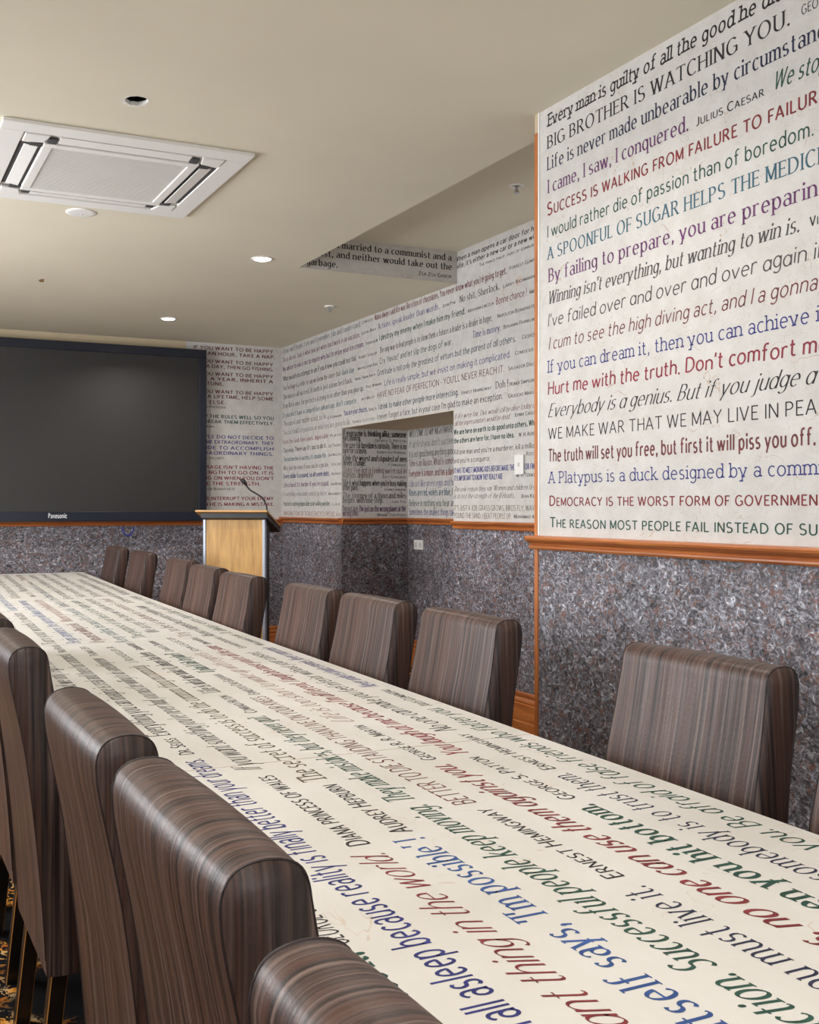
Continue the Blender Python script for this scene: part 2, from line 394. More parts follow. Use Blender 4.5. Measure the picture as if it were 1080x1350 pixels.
def glyph(ch, style, step, r):
    """polygons of one character and its advance, in cap-height units (r = horizontal squeeze, kept out of the stem weight)"""
    key = (ch, style, step, round(r, 2), NIB[0])
    if key in CACHE: return CACHE[key]
    thick, thin, ser, slant, one, sc, wob = ST[style]
    thick *= 1.18*NIB[0]; thin *= 1.15*NIB[0]
    k = 1/max(0.45, min(1.5, r))**0.5; thick *= k
    g = ch
    if one and ch == 'a': g = '@'
    strokes = GL.get(g, [])
    polys = []; xmax = 0.0
    def wid(dx, dy):
        l = math.hypot(dx, dy) or 1
        s = abs(dy/l*0.97 - dx/l*0.22)
        return thin + (thick-thin)*s**1.3
    for st in strokes:
        if isinstance(st, str):
            cx, cy = (float(q) for q in st[1:].split(',')); w = max(thick, .1)*.62
            polys.append([(cx+w*math.cos(a*math.pi/4), cy+w*math.sin(a*math.pi/4)) for a in range(8)]); xmax = max(xmax, cx+w); continue
        pts = flat(st, step); m = len(pts)
        closed = m > 4 and math.hypot(pts[0][0]-pts[-1][0], pts[0][1]-pts[-1][1]) < 1e-3
        lft = []; rgt = []
        for i, p in enumerate(pts):
            a = pts[i-1] if i else (pts[-2] if closed else pts[0])
            b = pts[i+1] if i < m-1 else (pts[1] if closed else pts[-1])
            d1 = (p[0]-a[0], p[1]-a[1]); d2 = (b[0]-p[0], b[1]-p[1])
            dx, dy = b[0]-a[0], b[1]-a[1]; l = math.hypot(dx, dy) or 1
            w = wid(dx, dy)/2
            nx, ny = -dy/l*w, dx/l*w
            lft.append((p[0]+nx, p[1]+ny)); rgt.append((p[0]-nx, p[1]-ny)); xmax = max(xmax, p[0]+abs(nx))
        for i in range(m-1): polys.append([rgt[i], rgt[i+1], lft[i+1], lft[i]])
        if ser:
            for e, p, q in ((0, pts[0], pts[1]), (1, pts[-1], pts[-2])):
                if st[0 if e == 0 else -1][0] == 'a': continue
                dx, dy = p[0]-q[0], p[1]-q[1]; l = math.hypot(dx, dy)
                sh = thin*(1.0 if ser == 1 else 1.15); sw = thick*(1.0 if ser == 1 else 1.55)
                if abs(dy)/l > 0.75 and min(abs(p[1]-y) for y in (0, X, 1, -.3)) < 0.02:
                    x0, x1 = p[0]-sw, p[0]+sw
                    if p[1] > 0.1 and g.islower(): x1 = p[0]+thick*.45
                    y0, y1 = (p[1], p[1]+sh) if dy < 0 else (p[1]-sh, p[1])
                    polys.append([(x0,y0),(x1,y0),(x1,y1),(x0,y1)])
                elif abs(dx)/l > 0.9 and g in 'EFLTZ' and l > 0.15 and abs(p[0]-(.08 if g in 'EFL' else -9)) > 0.01:
                    h = .13; y0, y1 = (p[1]-h, p[1]+thin/2) if p[1] > .6 else ((p[1]-thin/2, p[1]+h) if p[1] < .3 else (p[1]-h*.6, p[1]+h*.6))
                    polys.append([(p[0]-thin/2,y0),(p[0]+thin/2,y0),(p[0]+thin/2,y1),(p[0]-thin/2,y1)])
    adv = ((.34 if ser else .30) if ch == ' ' else xmax + (.125 if not ser else .135))
    if one and ch != ' ': adv -= .03
    off = thick*.35
    polys = [[(x+off+slant*y, y) for x, y in P] for P in polys]
    CACHE[key] = (polys, adv+off*.4)
    return CACHE[key]
def run(text, style, r, step):
    """(char, scale, x) for a string"""
    x = 0.0; res = []; first = True
    sc = ST[style][5]
    for i, ch in enumerate(text):
        s = 1.0
        if sc and ch.isalpha() and not (i == 0 or (text[i-1] == ' ' and sc == 1 and len(text) < 22)): s = 0.80
        p, a = glyph(ch, style, step, r)
        res.append((ch, s, x)); x += a*s
    return res, x
def write(mb, text, style, col, s0, s1, h, place, step=20):
    """letter a run so that the part between the bars spans s0..s1; place(s, t) gives the 3D point"""
    pre, vis, post = text.split('|')
    r = 1.0
    for _ in range(3):
        _, wv = run(vis, style, r, step); r = abs(s1-s0)/(wv*h)
        r = max(0.3, min(2.2, r))
    full = pre+vis+post
    res, wf = run(full, style, r, step)
    _, wp = run(pre, style, r, step)
    sx = (s1-s0)/run(vis, style, r, step)[1]
    rnd = random.Random(len(text)*7+int(abs(s0)*100))
    wob = ST[style][6]
    for i, (ch, s, x) in enumerate(res):
        polys, _ = glyph(ch, style, step, r)
        dy = rnd.uniform(-.04, .04) if wob else 0.0
        ks = s*(rnd.uniform(.95, 1.05) if wob else 1)
        for j, P in enumerate(polys):
            lift = 0.00025 + 0.00003*(j % 8)
            pts = [place(s0+(x-wp+q[0]*s)*sx, (q[1]*ks+dy)*h, lift) for q in P]
            if None in pts: continue
            mb.poly(pts, 'ink_'+col)
TEXT = {
 'P1': [
  ('|Every man is guilty of all the good he| did not do.', 'slabi', 'K', 2.927, 2.025, 2.563, 0.043),
  ('|BIG BROTHER IS WATCHING YOU.|', 'serif', 'K', 2.93, 1.915, 2.486, 0.044),
  ('|GEO|RGE ORWELL', 'sans', 'K', 1.886, 1.834, 2.495, 0.024),
  ('|Life is never made unbearable by circumstan|ces.', 'serif', 'N', 2.93, 1.839, 2.412, 0.046),
  ('|I came, I saw, I conquered.|', 'serif', 'P', 2.927, 2.266, 2.332, 0.046),
  ('|JULIUS CAESAR|', 'sc', 'K', 2.243, 1.999, 2.334, 0.024),
  ('|We sto|pped looking for monsters', 'scripts', 'G', 1.973, 1.834, 2.336, 0.046),
  ('|SUCCESS IS WALKING FROM FAILURE TO FAILUR|E', 'sc', 'R', 2.93, 1.834, 2.256, 0.042),
  ('|I would rather die of passion than of boredom.|', 'sans', 'G', 2.93, 1.845, 2.179, 0.041),
  ('|A SPOONFUL OF SUGAR HELPS THE| MEDICINE GO DOWN.', 'serif', 'T', 2.927, 2.014, 2.102, 0.042),
  ('|By failing to prepare, you are preparin|g to fail.', 'serif', 'P', 2.923, 1.834, 2.024, 0.046),
  ("|Winning isn't everything, but wanting to win is.|", 'serifi', 'D', 2.923, 1.889, 1.948, 0.043),
  ('|VI|NCE LOMBARDI', 'sc', 'K', 1.861, 1.834, 1.953, 0.024),
  ("|I've failed over and over and over again| in my life", 'hand', 'D', 2.927, 1.867, 1.87, 0.043),
  ('|I cum to see the high diving act, and I a gonna|', 'sansi', 'M', 2.923, 1.836, 1.791, 0.042),
  ('|If you can dream it, then you can achieve| it.', 'slab', 'B', 2.926, 1.857, 1.711, 0.042),
  ("|Hurt me with the truth. Don't comfort| me with a lie.", 'handb', 'C', 2.927, 1.899, 1.635, 0.043),
  ('|Everybody is a genius. But if you judge a| fish', 'script', 'K', 2.927, 1.845, 1.557, 0.047),
  ('|WE MAKE WAR THAT WE MAY LIVE IN PEA|CE.', 'lith', 'K', 2.923, 1.835, 1.481, 0.038),
  ('|The truth will set you free, but first it will piss you off.|', 'cond', 'M', 2.923, 1.84, 1.404, 0.043),
  ('|A Platypus is a duck designed by a comm|ittee.', 'slab', 'B', 2.921, 1.834, 1.329, 0.04),
  ('|DEMOCRACY IS THE WORST FORM OF GOVERNMEN|T', 'sc', 'R', 2.918, 1.834, 1.252, 0.034),
  ('|THE REASON MOST PEOPLE FAIL INSTEAD OF SU|CCEED', 'sc', 'G', 2.915, 1.834, 1.178, 0.034),
 ],
 'P2': [
  ('|I hear and I forget. I see and I remember. I do and I understand.|', 'serif', 'S', 8.255, 6.762, 2.572, 0.041),
  ('|CONFUCIUS|', 'sc', 'K', 6.746, 6.57, 2.586, 0.021),
  ("|Mama always said life was like a box of chocolates. You never know what you're going to get.|", 'cond', 'M', 6.546, 4.922, 2.58, 0.041),
  ('|FORREST GUMP|', 'sc', 'K', 4.897, 4.66, 2.593, 0.021),
  ('|Do or do not. Luck is what you get when hard work is on vacation.|', 'serif', 'M', 8.255, 6.775, 2.498, 0.041),
  ('|LEON BAX|', 'sc', 'K', 6.754, 6.523, 2.508, 0.021),
  ('|Actions speak louder than words.|', 'serif', 'V', 6.496, 5.654, 2.507, 0.041),
  ('|JOHN PYM|', 'sc', 'K', 5.623, 5.468, 2.507, 0.021),
  ('|No shit, Sherlock.|', 'serif', 'K', 5.421, 4.989, 2.503, 0.041),
  ('|LARRY RICHMANN|', 'sc', 'K', 4.959, 4.66, 2.503, 0.021),
  ('|My advice to you is not to inquire why but to enjoy your ice cream.|', 'cond', 'P', 8.255, 6.713, 2.418, 0.041),
  ('|THORNTON W|', 'sc', 'K', 6.689, 6.496, 2.422, 0.021),
  ('|I destroy my enemy when I make him my friend.|', 'cond', 'G', 6.477, 5.353, 2.424, 0.041),
  ('|ABRAHAM LINCOLN|', 'sc', 'K', 5.33, 5.053, 2.425, 0.021),
  ('|Bonne chance !|', 'sans', 'R', 5.03, 4.729, 2.42, 0.041),
  ('|FRANCE|', 'sc', 'K', 4.706, 4.66, 2.422, 0.021),
  ('|What would you attempt to do if you knew you could not fail.|', 'handb', 'K', 8.255, 6.837, 2.333, 0.041),
  ('|ROBERT SCHULLER|', 'sc', 'K', 6.795, 6.508, 2.336, 0.021),
  ('|The only way to lead people is to show them a future: a leader is a dealer in hope.|', 'serif', 'D', 6.469, 5.066, 2.335, 0.041),
  ('|NAPOLEON BONAPARTE|', 'sc', 'K', 5.015, 4.66, 2.34, 0.021),
  ('|Our heritage is a teller to say we know the shore that|', 'serif', 'O', 8.255, 7.104, 2.252, 0.041),
  ('|dark day|', 'serif', 'T', 7.087, 6.87, 2.251, 0.041),
  ('|MARTIN LUTHER KING|', 'sc', 'K', 6.816, 6.496, 2.255, 0.021),
  ("|Cry 'Havoc!' and let slip the dogs of war.|", 'sans', 'G', 6.469, 5.497, 2.258, 0.041),
  ('|Time is money.|', 'serif', 'V', 5.275, 4.979, 2.263, 0.041),
  ('|BENJAMIN FRANKLIN|', 'sc', 'K', 4.954, 4.66, 2.268, 0.021),
  ('|The masses all succeed. A tooth is just a bone best back.|', 'serif', 'D', 8.255, 6.9, 2.176, 0.041),
  ('|MARK TWAIN SMITH|', 'sc', 'K', 6.858, 6.535, 2.183, 0.021),
  ('|Gratitude is not only the greatest of virtues but the parent of all others.|', 'handb', 'S', 6.508, 4.831, 2.178, 0.041),
  ('|CICERO|', 'sc', 'K', 4.776, 4.66, 2.183, 0.021),
  ('|If my life is once, for perfect is a crying to or other than you give up.|', 'serif', 'D', 8.255, 6.713, 2.097, 0.041),
  ('|PAUL NEWMAN|', 'sc', 'K', 6.681, 6.439, 2.108, 0.021),
  ('|Life is really simple, but we insist on making it complicated.|', 'sans', 'V', 6.401, 4.88, 2.097, 0.041),
  ('|CONFUCIUS|', 'sc', 'K', 4.843, 4.667, 2.103, 0.021),
  ("|If you don't have a competitive advantage, don't compete.|", 'serif', 'T', 8.255, 6.816, 2.017, 0.041),
  ('|JACK WELCH|', 'sc', 'K', 6.762, 6.554, 2.026, 0.021),
  ("|HAVE NO FEAR OF PERFECTION - YOU'LL NEVER REACH IT.|", 'sans', 'M', 6.508, 4.941, 2.02, 0.041),
  ('|SALVADOR DALI|', 'sc', 'K', 4.909, 4.664, 2.024, 0.021),
  ('|The cure is your matter is rust, to fix.|', 'hand', 'K', 8.244, 7.361, 1.943, 0.041),
  ('|G STEINHEIM|', 'sc', 'K', 7.347, 7.087, 1.936, 0.021),
  ('|You are your choices.|', 'cond', 'V', 7.051, 6.653, 1.939, 0.041),
  ('|SENECA|', 'sc', 'K', 6.641, 6.515, 1.939, 0.021),
  ('|I drink to make other people more interesting.|', 'cond', 'S', 6.489, 5.43, 1.937, 0.041),
  ('|ERNEST HEMINGWAY|', 'sc', 'K', 5.401, 5.074, 1.935, 0.021),
  ('|Doh !|', 'serif', 'K', 5.035, 4.904, 1.933, 0.041),
  ('|HOMER SIMPSON|', 'sc', 'K', 4.894, 4.664, 1.934, 0.021),
  ("|You can't build a reputation on what you are going to do.|", 'serif', 'L', 8.255, 6.93, 1.867, 0.041),
  ('|FRANCIS SCOTT KEY|', 'sc', 'D', 6.9, 6.535, 1.869, 0.021),
  ("|I never forget a face, but in your case I'm glad to make an exception.|", 'sans', 'K', 6.508, 4.959, 1.867, 0.041),
  ('|GROUCHO MARX|', 'sc', 'K', 4.909, 4.664, 1.867, 0.021),
  ('|Even the Gods love jokes. Impossible|', 'serif', 'C', 8.255, 7.323, 1.789, 0.037),
  ('|PLATO|', 'sc', 'K', 7.295, 7.095, 1.79, 0.021),
  ("|Too easy. There say it's too to do it.|", 'cond', 'K', 8.244, 7.361, 1.714, 0.037),
  ('|LEE TAUSAS|', 'sc', 'K', 7.333, 7.095, 1.713, 0.021),
  ("|The bottom line is success, it's double life.|", 'cond', 'T', 8.244, 7.361, 1.636, 0.037),
  ('|DAN WALLACE|', 'sc', 'K', 7.333, 7.095, 1.641, 0.021),
  ('|Why join the navy if you can be a pirate.|', 'serif', 'D', 8.244, 7.314, 1.562, 0.037),
  ('|STEVE JOBS|', 'sc', 'D', 7.277, 7.095, 1.566, 0.021),
  ('|Every dollar is a sound, so all seem debt.|', 'condb', 'B', 8.244, 7.3, 1.492, 0.037),
  ('|RICHARD F|', 'sc', 'K', 7.268, 7.095, 1.493, 0.021),
  ("|Life is hard. It's harder if you're stupid.|", 'cond', 'P', 8.244, 7.314, 1.415, 0.037),
  ('|JOHN WAYNE|', 'sc', 'K', 7.286, 7.095, 1.414, 0.021),
  ('|If everything seems under control, go faster.|', 'serif', 'L', 8.244, 7.347, 1.338, 0.037),
  ('|MARIO ANDRETTI|', 'sc', 'K', 7.323, 7.095, 1.338, 0.021),
  ('|Practice is nothing impossible to let willing wonder.|', 'cond', 'G', 8.244, 7.286, 1.255, 0.037),
  ('|L. A. A.|', 'sc', 'K', 7.249, 7.104, 1.257, 0.021),
  ('|IMAGINATION OR TION IS ENCYCLOPEDIC|', 'sans', 'E', 8.244, 7.208, 1.171, 0.037),
  ('|A. E.|', 'sc', 'E', 7.185, 7.104, 1.176, 0.021),
  ('|If life were fair, Elvis would still be alive today a|nd', 'script', 'M', 5.479, 4.66, 1.791, 0.031),
  ('|all the impersonators would be dead.|', 'script', 'M', 5.479, 4.889, 1.748, 0.031),
  ('|JOHNNY CARSO|N', 'sc', 'K', 4.848, 4.66, 1.755, 0.021),
  ('|We are here on earth to do good unto others. Wh|at', 'condb', 'G', 5.485, 4.66, 1.694, 0.031),
  ('|the others are here for, I have no idea.|', 'condb', 'G', 5.485, 4.848, 1.64, 0.031),
  ('|W. H. AUDE|N', 'sc', 'K', 4.807, 4.66, 1.641, 0.021),
  ("|Kill one man and you're a murderer, kill a millio|n", 'sans', 'K', 5.485, 4.66, 1.57, 0.031),
  ("|and you're a conqueror.|", 'sans', 'D', 5.485, 5.082, 1.518, 0.031),
  ('|ROST|AND', 'sc', 'D', 4.736, 4.66, 1.531, 0.021),
  ('|IT HAS TO MEET SMOKING KIDS BEFORE MAKE THEM PAY FOR FIN|D', 'condb', 'V', 5.485, 4.66, 1.455, 0.031),
  ('|IT IS IMPORTANT TO KNOW THEY REALLY ARE|', 'condb', 'V', 5.485, 4.964, 1.408, 0.031),
  ('|W. H. TERNO|N', 'sc', 'K', 4.831, 4.66, 1.414, 0.021),
  ("|The only reason they say 'Women and children firs|t'", 'script', 'D', 5.485, 4.66, 1.342, 0.031),
  ('|is to test the strength of the lifeboats.|', 'script', 'D', 5.485, 4.848, 1.298, 0.031),
  ('|JEAN KE|RR', 'sc', 'K', 4.788, 4.66, 1.297, 0.021),
  ("|IT'S JUST A JOB. GRASS GROWS, BIRDS FLY, WAV|ES", 'lith', 'O', 5.485, 4.66, 1.225, 0.031),
  ('|POUND THE SAND. I BEAT PEOPLE UP.|', 'lith', 'O', 5.485, 4.872, 1.178, 0.031),
  ('|MUHAMMAD A|LI', 'sc', 'K', 4.853, 4.66, 1.183, 0.021),
  ('|When a man opens a car door for h|is', 'sansb', 'K', 5.474, 4.664, 2.761, 0.029),
  ("|wife, it's either a new car or a new wi|fe.", 'sansb', 'K', 5.474, 4.664, 2.717, 0.029),
  ('|THE PRINCE PHILIP, DUKE OF EDINBUR|GH', 'sc', 'K', 5.205, 4.664, 2.677, 0.018),
 ],
 'NE': [
  ('|If everyone is thinking alike, someone|', 'condb', 'K', 3.435, 3.99, 1.79, 0.047),
  ("|isn't thinking.|", 'condb', 'K', 3.435, 3.589, 1.753, 0.047),
  ('|GEORGE S. PATTON|', 'sc', 'K', 3.71, 3.99, 1.752, 0.019),
  ('|The cure for boredom is curiosity. There is no|', 'cond', 'K', 3.435, 3.99, 1.698, 0.047),
  ('|cure for curiosity.|', 'cond', 'K', 3.435, 3.643, 1.657, 0.047),
  ('|DOROTHY PARKER|', 'sc', 'K', 3.729, 3.986, 1.661, 0.019),
  ('|Only the wisest and stupidest of men|', 'scriptb', 'K', 3.435, 3.99, 1.599, 0.047),
  ('|never change.|', 'scriptb', 'K', 3.435, 3.631, 1.563, 0.047),
  ('|CONFUCIUS|', 'sc', 'K', 3.828, 3.986, 1.565, 0.019),
  ("|Toto, I've got a feeling we're not in|", 'hand', 'M', 3.435, 3.99, 1.507, 0.047),
  ('|Kansas anymore.|', 'hand', 'M', 3.435, 3.704, 1.469, 0.047),
  ('|JUDY GARLAND|', 'sc', 'K', 3.772, 3.986, 1.47, 0.019),
  ("|Life is what happens when you're busy making|", 'cond', 'K', 3.435, 3.99, 1.409, 0.047),
  ('|other plans.|', 'cond', 'K', 3.435, 3.57, 1.373, 0.047),
  ('|JOHN LENNON|', 'sc', 'K', 3.79, 3.986, 1.372, 0.019),
  ('|The journey of a thousand miles|', 'serif', 'D', 3.435, 3.99, 1.313, 0.047),
  ('|begins with one step.|', 'serif', 'D', 3.435, 3.787, 1.277, 0.047),
  ('|LAO TZU|', 'sc', 'K', 3.865, 3.986, 1.277, 0.019),
  ("|I'm not late, I'm just on the wrong planet at the|", 'cond', 'P', 3.435, 3.986, 1.21, 0.047),
  ('|wrong time.|', 'cond', 'P', 3.435, 3.57, 1.176, 0.047),
  ('|WINNIE THE POOH|', 'sc', 'K', 3.729, 3.986, 1.174, 0.019),
 ],
 'NB': [
  ('|WELCOME TO MY NIGHTMARE|', 'scriptb', 'K', 7.075, 6.434, 1.79, 0.052),
  ("|If at first you don't succee|d, try again.", 'sansi', 'K', 7.075, 6.434, 1.708, 0.052),
  ('|It is not good being anything goo|d', 'cond', 'D', 7.075, 6.434, 1.632, 0.052),
  ('|Time is an illusion. What is some|thing', 'cond', 'M', 7.075, 6.434, 1.561, 0.052),
  ('|Everyone is a moon, and has a dar|k side', 'condb', 'R', 7.075, 6.434, 1.482, 0.052),
  ('|I do not like green eggs and h|am', 'serifi', 'V', 7.075, 6.434, 1.403, 0.052),
  ('|Roses are red, violets are blue, I|', 'condb', 'T', 7.075, 6.434, 1.333, 0.052),
  ('|Believe in nothing you hear a|nd half', 'cond', 'G', 7.075, 6.434, 1.251, 0.052),
  ('|Sometimes the smallest things ta|ke up', 'cond', 'V', 7.075, 6.434, 1.183, 0.052),
 ],
 'EF': [
  ("I've been |married to a communist and a|", 'serifb', 'K', 2.634, 3.388, 2.764, 0.039),
  ('fascist, |and neither would take out the|', 'serifb', 'K', 2.598, 3.392, 2.707, 0.039),
  ('gar|bage.|', 'serifb', 'K', 2.484, 2.611, 2.649, 0.039),
  ('|ZSA ZSA GABOR|', 'sc', 'K', 3.15, 3.388, 2.656, 0.022),
 ],
 'BK': [
  ('|IF YOU WANT TO BE HAPPY|', 'scw', 'M', 2.617, 3.342, 2.572, 0.028),
  ('|FOR AN HOUR, TAKE A NAP.|', 'scw', 'M', 2.617, 3.359, 2.526, 0.028),
  ('|IF YOU WANT TO BE HAPPY|', 'scw', 'M', 2.617, 3.342, 2.46, 0.028),
  ('|FOR A DAY, THEN GO FISHING.|', 'scw', 'M', 2.617, 3.346, 2.418, 0.028),
  ('|IF YOU WANT TO BE HAPPY|', 'scw', 'M', 2.617, 3.342, 2.355, 0.028),
  ('|FOR A YEAR, INHERIT A|', 'scw', 'M', 2.617, 3.342, 2.313, 0.028),
  ('|FORTUNE.|', 'scw', 'M', 2.617, 2.892, 2.272, 0.028),
  ('|IF YOU WANT TO BE HAPPY|', 'scw', 'M', 2.617, 3.342, 2.206, 0.028),
  ('|FOR A LIFETIME, HELP SOME|', 'scw', 'M', 2.617, 3.342, 2.164, 0.028),
  ('|ONE ELSE.|', 'scw', 'M', 2.617, 2.909, 2.116, 0.028),
  ('|CHINESE PROVERB|', 'sc', 'K', 2.617, 2.906, 2.079, 0.022),
  ('|KNOW THE RULES WELL SO YOU|', 'scw', 'G', 2.592, 3.346, 1.996, 0.028),
  ('|CAN BREAK THEM EFFECTIVELY.|', 'scw', 'G', 2.592, 3.352, 1.952, 0.028),
  ('|DALAI LAMA|', 'sc', 'K', 2.592, 2.805, 1.914, 0.022),
  ('|PEOPLE DO NOT DECIDE TO|', 'scw', 'V', 2.604, 3.346, 1.824, 0.028),
  ('|BECOME EXTRAORDINARY, THEY|', 'scw', 'V', 2.604, 3.346, 1.78, 0.028),
  ('|DECIDE TO ACCOMPLISH|', 'scw', 'V', 2.604, 3.346, 1.732, 0.028),
  ('|EXTRAORDINARY THINGS.|', 'scw', 'V', 2.604, 3.346, 1.687, 0.028),
  ('|EDMUND HILLARY|', 'sc', 'K', 2.604, 2.892, 1.648, 0.022),
  ("|COURAGE ISN'T HAVING THE|", 'scw', 'C', 2.61, 3.346, 1.568, 0.028),
  ('|STRENGTH TO GO ON. IT IS|', 'scw', 'C', 2.61, 3.346, 1.523, 0.028),
  ("|GOING ON WHEN YOU DON'T|", 'scw', 'C', 2.61, 3.346, 1.476, 0.028),
  ('|HAVE THE STRENGTH.|', 'scw', 'C', 2.61, 3.224, 1.429, 0.028),
  ('|NAPOLEON BONAPARTE|', 'sc', 'K', 2.61, 2.991, 1.387, 0.022),
  ('|NEVER INTERRUPT YOUR ENEMY|', 'scw', 'C', 2.61, 3.346, 1.303, 0.028),
  ('|WHEN HE IS MAKING A MISTAKE.|', 'scw', 'C', 2.61, 3.352, 1.254, 0.028),
 ],
}
